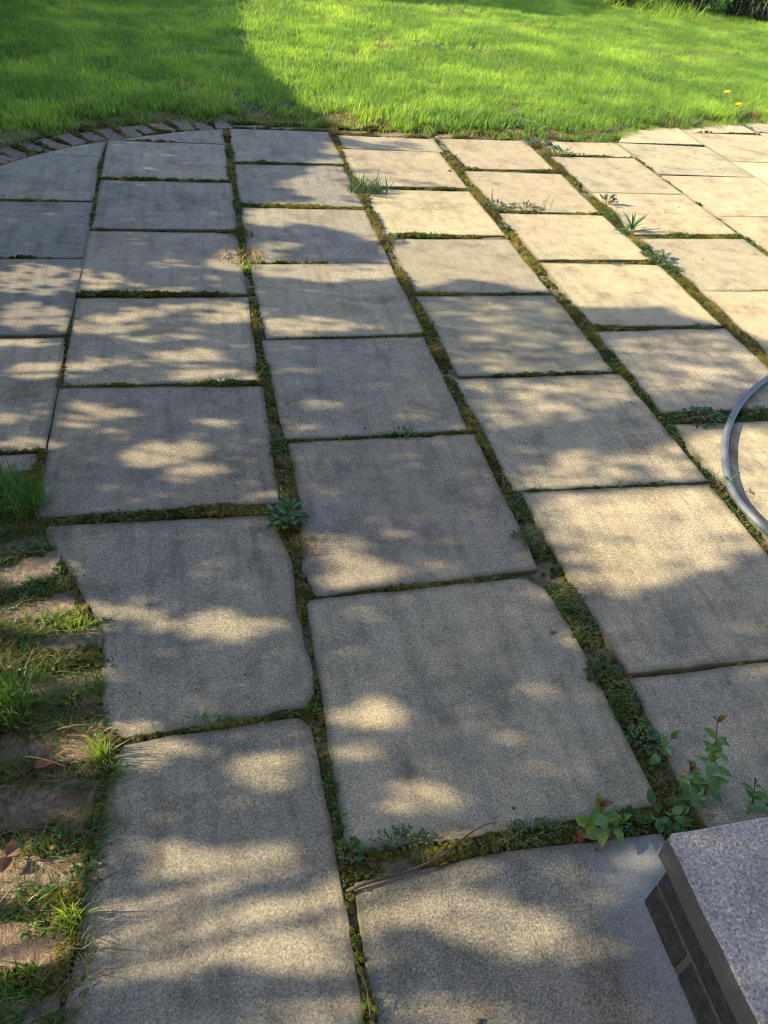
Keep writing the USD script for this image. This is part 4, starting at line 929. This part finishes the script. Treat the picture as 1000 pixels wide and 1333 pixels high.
DARK = [(735, 563, 105, 15, -12, .86), (880, 522, 120, 14, -14, .88), (265, 1190, 34, 8, 8, .75), (340, 1172, 46, 9, 42, .93), (405, 1222, 40, 7, 30, .85), (480, 1250, 60, 12, 8, .95),
        (372, 222, 46, 4, 6, .8), (345, 252, 55, 8, 8, .92), (455, 186, 60, 5, 6, .85), (520, 188, 30, 4, 6, .6), (470, 222, 40, 4, 4, .45), (400, 200, 50, 5, 5, .8), (500, 236, 70, 3, 3, .5), (450, 258, 40, 3, 5, .4), (520, 262, 55, 4, 4, .35), (560, 243, 30, 3, 0, .5), (420, 180, 40, 4, 4, .8)]

def ell(cx, cy, rx, ry, tilt, grow=False):
    c = g(cx, cy)[:2]; a = math.radians(tilt)
    A = g(cx + rx * math.cos(a), cy + rx * math.sin(a))[:2] - c; B = g(cx - ry * math.sin(a), cy + ry * math.cos(a))[:2] - c
    if grow:
        A = A * (1 + .022 / np.linalg.norm(A)); B = B * (1 + .012 / np.linalg.norm(B))
    return c, np.linalg.inv(np.stack([A, B], 1))
def shade_at(P):
    Q = np.c_[P * 4.0, np.zeros(len(P))]
    still = np.clip((P[:, 0] - 0.75) / 0.2, 0, 1) * (P[:, 1] < 2.7)   # the straight edged light by the hose
    still = np.maximum(still, (P[:, 0] < -0.25) * (P[:, 1] < 1.7))
    w1 = (1 - still)[:, None]
    P = P + w1 * np.stack([(meshkit.fbm(Q, 3, 61) - 0.5) * 0.20 + (meshkit.fbm(Q * 4, 2, 63) - 0.5) * 0.10, (meshkit.fbm(Q, 3, 67) - 0.5) * 0.09 + (meshkit.fbm(Q * 4, 2, 69) - 0.5) * 0.045], 1)
    m = np.where(contains_xy(SHADE, P[:, 0], P[:, 1]) | contains_xy(SHADE2, P[:, 0], P[:, 1]), 0.985, 0.0)
    for *e, val in LIT:
        c, M = ell(*e, grow=val < 0.4); d = np.linalg.norm((P - c) @ M.T, axis=1)
        k = np.clip((1.15 - d) / 0.2, 0, 1)
        m = np.minimum(m, val + (1 - val) * (1 - k))
    for pts, val in LITPOLY:
        q = region(pts); m = np.where(contains_xy(q, P[:, 0], P[:, 1]), np.minimum(m, val), m)
    for *e, val in DARK:
        c, M = ell(*e); d = np.linalg.norm((P - c) @ M.T, axis=1)
        m = np.where(d < 1, np.maximum(m, val), m)
    return np.minimum(m, 0.985)

rt = np.random.default_rng(99)
LEAF_A = 3.1e-4
box_ = (-3.0, -0.3, 5.6, 12.7)
area = (box_[2] - box_[0]) * (box_[3] - box_[1]) * math.sin(EL)
N = int(area * 4.2 / LEAF_A)
G = rt.uniform(box_[:2], box_[2:], (N, 2))
m = shade_at(G)
lam = -np.log(1 - m)
G = G[rt.uniform(size=N) < lam / 4.2]
tt = (G[:, 0] + 3.0) / -SUN[0] + rt.uniform(-0.7, 0.7, len(G))
C = np.c_[G, np.zeros(len(G))] + SUN * tt[:, None]
# leaf rhombs, turned at random but mostly towards the light
nr = SUN + rt.normal(0, .55, (len(C), 3)); nr /= np.linalg.norm(nr, axis=1, keepdims=True)
a = np.cross(nr, rt.normal(0, 1, (len(C), 3))); a /= np.linalg.norm(a, axis=1, keepdims=True); b = np.cross(nr, a)
sz = rt.uniform(.8, 1.25, len(C))[:, None]
V = np.stack([C - a * .018 * sz, C + b * .0115 * sz + nr * .002, C + a * .018 * sz, C - b * .0115 * sz + nr * .002], 1)
trunks = [(-3.1, 0.79, 'slim tree beside the near patio left of the view, nearest the step'), (-3.25, 2.6, 'second garden tree left of the view opposite the middle of the patio'),
          (-3.3, 4.4, 'garden tree left of the view opposite the back edge of the patio'), (-3.4, 6.7, 'garden tree left of the view beside the near shaded lawn'), (-3.5, 9.0, 'garden tree left of the view beside the far shaded lawn'), (-3.0, 12.0, 'furthest garden tree left of the view behind the lawn')]
who = np.argmin(np.abs(C[:, 1][:, None] - np.array([q[1] for q in trunks])), 1)
for k, (tx, ty, lab) in enumerate(trunks):
    sel = np.where(who == k)[0]
    if len(sel) < 50:
        continue
    t = thing('garden_tree', lab, 'tree', (tx, ty, -0.05))
    o = np.array([tx, ty, -0.05]); cc = C[sel] - o
    top = np.array([cc[:, 0].mean() * .5, cc[:, 1].mean() * .3, max(1.6, np.percentile(cc[:, 2], 60))])
    tp = spline([[0, 0, 0], [0.03, 0.02, top[2] * .4], top * (0.8, .8, .75), top], 14)
    mb = MB().add(*tube(tp, np.linspace(.075 if k else .045, .02, 14), 10))
    put('trunk', *mb.get(), M_bark, t, smooth=True)
    br = MB()
    for q in rt.choice(len(cc), 18, replace=False):
        s0 = tp[rt.integers(6, 14)]; e = cc[q]
        br.add(*tube(spline([s0, (s0 + e) / 2 + rt.normal(0, .08, 3) + [0, 0, .05], e], 8), np.linspace(.010, .002, 8), 6))
    put('branches', *br.get(), M_bark, t, smooth=True)
    vv = (V[sel] - o).reshape(-1, 3); i4 = np.arange(len(sel)) * 4
    ff = np.vstack([np.stack([i4, i4 + 1, i4 + 2], 1), np.stack([i4, i4 + 2, i4 + 3], 1)])
    put('crown', vv, ff, M_crown, t, kind='stuff')
print('crown leaves', len(C), 'moss', len(P))
